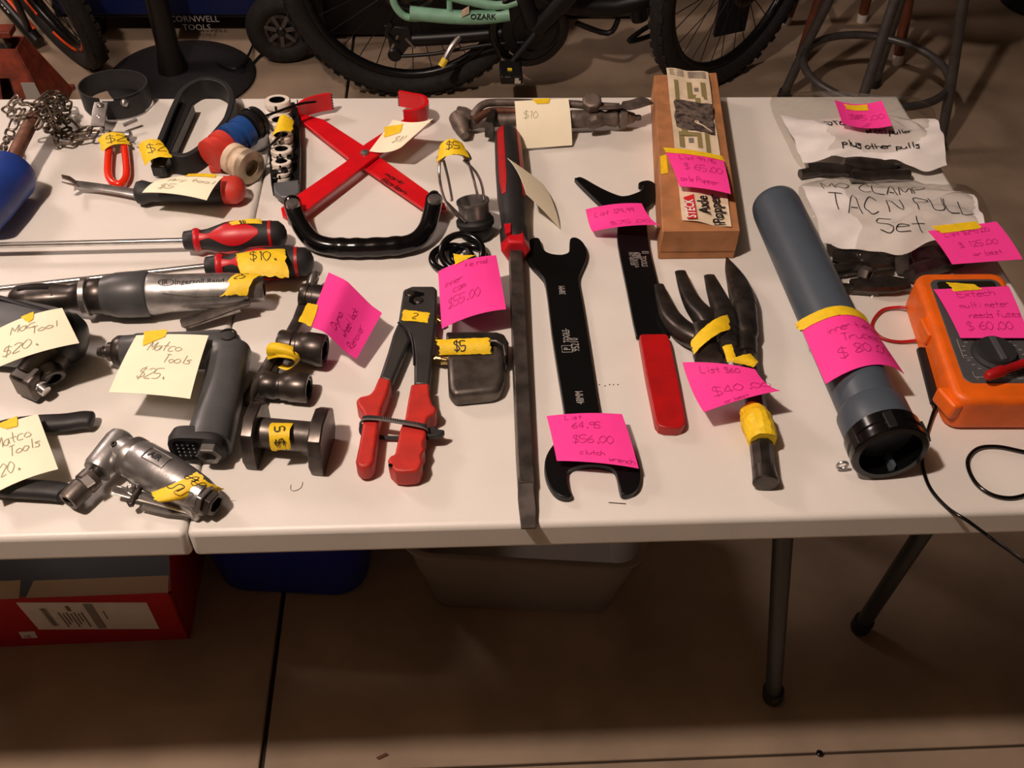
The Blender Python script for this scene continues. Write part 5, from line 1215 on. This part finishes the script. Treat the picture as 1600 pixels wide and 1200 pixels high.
# ---------------------------------------------------------------- orange bicycle at the left
pf = F(150,120); RW = .315
up_ = V((-.42,.16,.89)).normalized(); e2 = V((-.62,.78,-.15)); e2 = (e2-up_*e2.dot(up_)).normalized()
b = empty('bicycle', 'leaning bicycle with orange striped rim and lettered fork', 'bicycle', (pf.x, pf.y+.03, 0))
c = V((pf.x, pf.y+.03, 0)) + up_*RW + V((0,0,.012)); wheel(b, 'tyre', c, e2, up_, RW, .030, 28, .014)
ax3 = e2.cross(up_).normalized()
if ax3.x > 0: ax3 = -ax3
def onplane(px, py, off):
    d = ray(px, py); p = c + ax3*off; return CAMP + d*((p-CAMP).dot(ax3)/d.dot(ax3))
for a0, a1 in ((-PI/2-.75, -PI/2-.12), (-PI/2+.15, -PI/2+.7), (-PI/2+1.0, -PI/2+1.6)):
    pts = [c + e2*((RW-.062)*math.cos(a0+(a1-a0)*i/14)) + up_*((RW-.062)*math.sin(a0+(a1-a0)*i/14)) + ax3*.010 for i in range(15)]
    part(b, 'rim_stripe', sweep(pts, .009, .006, n=8), 'bike_orange', label='orange rim stripe')
f0, f1 = onplane(60,66,.065), onplane(-46,-56,.065)
part(b, 'fork_leg', sweep([f0, f1], .020, n=16), 'frame_black'); fd = (f0-f1).normalized()
nrm = -ray(20,30).normalized(); fy = nrm.cross(fd).normalized()
part(b, 'fork_decal', sweep([f0+(f1-f0)*.12+fy*.013+nrm*.010, f0+(f1-f0)*.85+fy*.013+nrm*.010], .009, n=10), 'bike_orange')
mid = f0+(f1-f0)*.78
part(b, 'lettering', printed('mongoose', mid+nrm*.0205-fy*.010, fd, fy, .027, bold=.02), 'foot_white')
part(b, 'fork_brace', sweep([f0+(f1-f0)*.12, c+ax3*.06, c-ax3*.03], .010, n=10), 'frame_black')
part(b, 'axle', sweep([c-ax3*.06, c+ax3*.062], .008, n=12), 'dark_steel')
part(b, 'axle_nut', lathe(c+ax3*.058, c+ax3*.072, [(0,.014),(.7,.014),(1,.010)], 6), 'steel')

# ---------------------------------------------------------------- jack stand
pj = F(40,166); pj.z = 0
t = empty('jack_stand', 'rust red jack stand with a grey label at the table corner', 'jack stand', pj)
def js(a, bb_, z): return pj + V((a, bb_, z))
Hj = .19
def face(p): return p
bw, tw_ = .105, .045
for s in (-1, 1):
    q = [js(-bw, s*.09, 0), js(bw, s*.09, 0), js(tw_, s*.035, Hj), js(-tw_, s*.035, Hj)]
    # side with a tall opening
    i0 = [q[0]*.62+q[1]*.38, q[0]*.38+q[1]*.62, q[3]*.42+q[2]*.58, q[3]*.58+q[2]*.42]; i1 = [i0[0]+(i0[3]-i0[0])*.18, i0[1]+(i0[2]-i0[1])*.18, i0[1]+(i0[2]-i0[1])*.62, i0[0]+(i0[3]-i0[0])*.62]
    nrm = (q[1]-q[0]).cross(q[3]-q[0]).normalized()*(.0025)
    vs = [p+nrm for p in q+i1]+[p-nrm for p in q+i1]; fs = []
    for i in range(4):
        j = (i+1) % 4; fs += [(i,j,4+j,4+i), (8+i,12+i,12+j,8+j), (i,8+i,8+j,j), (4+i,4+j,12+j,12+i)]
    part(t, 'side_plate', (vs, fs), 'jack_red')
for s in (-1, 1):
    q = [js(s*bw, -.09, 0), js(s*bw, .09, 0), js(s*tw_, .035, Hj), js(s*tw_, -.035, Hj)]
    part(t, 'end_plate', prism(q, .004, (s,0,0)), 'jack_red')
part(t, 'ratchet_post', boxf(js(0,0,.115), V((.014,0,0)), V((0,.014,0)), V((0,0,.10))), 'steel', bevel=.002)
for i in range(6): part(t, 'ratchet_tooth', boxf(js(.016,-.004,.06+.024*i), V((.004,0,.003)), V((0,.012,0)), V((0,0,.006))), 'steel')
part(t, 'saddle', boxf(js(0,0,.222), V((.04,0,0)), V((0,.025,0)), V((0,0,.008))), 'jack_red', bevel=.002)
part(t, 'sticker', prism([js(.052,-.0885,.035), js(.098,-.0885,.035), js(.078,-.068,.11), js(.042,-.068,.11)], .002, (0,1,0)), 'hand_grey', label='worn grey sticker')
part(t, 'foot_rail', boxf(js(0,-.092,.006), V((.112,0,0)), V((0,.008,0)), V((0,0,.006))), 'jack_red'); part(t, 'foot_rail', boxf(js(0,.092,.006), V((.112,0,0)), V((0,.008,0)), V((0,0,.006))), 'jack_red')

# ---------------------------------------------------------------- blue rolling tool chest
y0 = F(200,80).y + .05
xl, xr = YP(95,60,y0).x, YP(470,60,y0).x
t = empty('tool_chest', 'dark blue rolling tool chest with white maker lettering', 'tool chest', ((xl+xr)/2, y0+.22, 0))
part(t, 'cabinet', boxa(xl, xr, y0+.012, y0+.45, .075, .72), 'chest_dark', bevel=.006)
for z0, z1 in ((.09,.24),(.25,.40),(.41,.52),(.53,.64)):
    dwr = part(t, 'drawer', boxa(xl+.02, xr-.02, y0, y0+.014, z0, z1), 'chest_blue', bevel=.004)
    part(dwr, 'pull', boxa(xl+.03, xr-.03, y0-.012, y0+.002, z1-.018, z1-.008), 'chest_dark', bevel=.002)
lp = YP(266,38,y0-.001)
part(t, 'lettering', printed('CORNWELL', lp+V((0,0,.008)), V((1,0,0)), V((0,0,1)), .0275, bold=.005), 'hand_grey')
part(t, 'lettering', printed('TOOLS', lp+V((.035,0,-.018)), V((1,0,0)), V((0,0,1)), .0265, bold=.005), 'hand_grey')
for x in (YP(168,78,y0+.07).x, xr-.09):
    for yy in (y0+.07, y0+.38):
        k = part(t, 'caster_fork', boxa(x-.022, x+.022, yy-.02, yy+.02, .05, .078), 'dark_steel', bevel=.003)
        part(t, 'caster_wheel', lathe(V((x-.014,yy,.036)), V((x+.014,yy,.036)), [(0,.012),(.02,.032),(.15,.036),(.85,.036),(.98,.032),(1,.012)], 24), 'tyre')

# ---------------------------------------------------------------- round stand base with pole and cord
pc = F(285,122)
t = empty('floor_stand', 'black floor stand with a wide round base', 'stand', pc)
part(t, 'base', lathe(pc, pc+V((0,0,.03)), [(0,.205),(.25,.212),(.45,.205),(.7,.15),(.9,.06),(1,.03)], 56), 'soft_black')
part(t, 'pole', sweep([pc+V((-.02,0,.02)), pc+V((-.02,0,.10)), pc+V((-.02,0,.9))], [.045,.032,.026], n=20), 'frame_black')
solo('power_cord', sweep(spl([F(308,68,.006), F(326,88,.006), F(348,104,.03), F(372,106,.035), F(386,90,.02), F(398,62,.006), F(402,30,.006)],6), .004, n=8), 'frame_black', 'thin black power cord running past the round stand base', 'cord')
solo('power_cord', sweep(spl([F(386,112,.004), F(402,92,.004), F(420,76,.004), F(440,60,.004)],5), .004, n=8), 'frame_black', 'short black cord lying beside the cart wheel', 'cord')

# ---------------------------------------------------------------- cart wheel
pw = F(447,103); c = V((pw.x, pw.y+.03, .105))
t = empty('hand_cart', 'cart with a black tyre and grey spoked hub', 'cart', (pw.x, pw.y+.03, 0))
part(t, 'tyre', torus(c, V((1,.1,0)).normalized(), V((0,0,1)), .075, .030, 48, 14, 1.1), 'tyre')
h_ = part(t, 'hub', lathe(c+V((0,.02,0)), c-V((0,.022,0)), [(0,.052),(.6,.054),(1,.050),(1,.040),(.7,.038),(.7,.0004)], 36), 'dark_steel')
for i in range(7):
    a = 2*PI*i/7+.2; d = V((math.cos(a),0,math.sin(a))); part(h_, 'hub_spoke', boxf(c+d*.026-V((0,.020,0)), d*.024, V((-d.z,0,d.x))*.006, V((0,.004,0))), 'stool_grey', bevel=.001)
part(h_, 'hub_cap', lathe(c-V((0,.015,0)), c-V((0,.030,0)), [(0,.014),(.7,.014),(1,.009)], 20), 'frame_black')
part(t, 'cart_frame', boxf(c+V((.07,.06,.12)), V((.05,0,0)), V((0,.02,0)), V((0,0,.17))), 'frame_black', bevel=.01)

# ---------------------------------------------------------------- stools
ft = [F(1480,185), F(1312,152)]
rc = V((F(1368,108,.17).x, F(1368,108,.17).y, .17))
t = empty('bar_stool', 'grey metal stool with a round foot ring', 'stool', (rc.x, rc.y, 0))
part(t, 'foot_ring', torus(rc, V((1,0,0)), V((0,1,0)), .195, .011, 56, 10), 'stool_grey')
for a in (-38, -118, 142, 62):
    g = math.radians(a); d = V((math.cos(g), math.sin(g), 0)); l = part(t, 'leg', sweep([V((rc.x,rc.y,0))+d*.232+V((0,0,.015)), V((rc.x,rc.y,.17))+d*.205, V((rc.x,rc.y,.62))+d*.11], .0135, n=14), 'stool_grey')
    part(l, 'foot_cap', lathe(V((rc.x,rc.y,0))+d*.2335, V((rc.x,rc.y,.03))+d*.2305, [(0,.017),(.8,.017),(1,.014)], 14), 'black_rubber')
part(t, 'seat', lathe(V((rc.x,rc.y,.60)), V((rc.x,rc.y,.65)), [(0,.12),(.1,.16),(.8,.165),(1,.15)], 40), 'frame_black')
f1, f2 = F(1246,104), F(1402,100)
cw = (f1+f2)*.5+V((0,.14,0))
t = empty('wooden_stool', 'brown wooden stool with white capped feet behind the metal stool', 'stool', (cw.x, cw.y, 0))
for p in (f1, f2, f1+V((.03,.28,0)), f2+V((-.03,.28,0))):
    p = V((p.x,p.y,0)); q = V((p.x+(cw.x-p.x)*.45, p.y+(cw.y-p.y)*.45, .62))
    l = part(t, 'leg', sweep([p+(q-p)*.04, q], [.016,.019], n=12), 'wood_brown'); part(l, 'foot_cap', lathe(p, p+(q-p)*.055, [(0,.016),(.8,.017),(1,.015)], 14), 'foot_white')
for z in (.22,):
    for i, j in ((0,1),(0,2),(1,3),(2,3)):
        P4 = [V((p.x+(cw.x-p.x)*.45*z/.62, p.y+(cw.y-p.y)*.45*z/.62, z)) for p in (f1, f2, f1+V((.03,.28,0)), f2+V((-.03,.28,0)))]
        part(t, 'rung', sweep([P4[i], P4[j]], .010, n=10), 'wood_brown')
part(t, 'seat', lathe(V((cw.x,cw.y,.61)), V((cw.x,cw.y,.645)), [(0,.16),(.2,.175),(.8,.175),(1,.16)], 36), 'wood_brown')
# dark bin at the back
pb = F(1590,32)
t = empty('floor_bin', 'black plastic bin standing beyond the metal stool', 'bin', (pb.x+.12, pb.y+.12, 0))
part(t, 'body', lathe(V((pb.x+.12,pb.y+.12,0)), V((pb.x+.12,pb.y+.12,.30)), [(0,.11),(.02,.13),(.95,.155),(1,.16),(1,.15),(.1,.12),(.1,.0004)], 36), 'black_plastic')
part(t, 'rim', torus(V((pb.x+.12,pb.y+.12,.30)), V((1,0,0)), V((0,1,0)), .158, .007, 40, 8), 'black_plastic')

# plain black cases added in place of the dark clutter behind the bicycles
def case(label, px0, px1, py, dep, hh):
    a, b_ = F(px0, py), F(px1, py); c = (a+b_)*.5+V((0,dep/2,0)); hx = (b_.x-a.x)/2
    t = empty('clutter_case', label, 'case', (c.x, c.y, 0))
    part(t, 'body', boxa(c.x-hx, c.x+hx, c.y-dep/2, c.y+dep/2, .012, hh*.72), 'frame_black', bevel=.012)
    part(t, 'lid', boxa(c.x-hx-.004, c.x+hx+.004, c.y-dep/2-.004, c.y+dep/2+.004, hh*.73, hh), 'black_plastic', bevel=.012)
    part(t, 'latch', boxa(c.x-hx*.5-.02, c.x-hx*.5+.02, c.y-dep/2-.012, c.y-dep/2, hh*.64, hh*.78), 'dark_steel', bevel=.002)
    part(t, 'latch', boxa(c.x+hx*.5-.02, c.x+hx*.5+.02, c.y-dep/2-.012, c.y-dep/2, hh*.64, hh*.78), 'dark_steel', bevel=.002)
    for sx in (-1, 1):
        for sy in (-1, 1): part(t, 'foot', boxa(c.x+sx*(hx-.04)-.015, c.x+sx*(hx-.04)+.015, c.y+sy*(dep/2-.04)-.015, c.y+sy*(dep/2-.04)+.015, 0, .014), 'black_rubber')
case('black case standing in for clutter behind the mint bicycle wheel', 500, 800, 62, .3, .36)
case('low black case standing in for clutter behind the black bicycle frame', 850, 1010, 34, .28, .30)
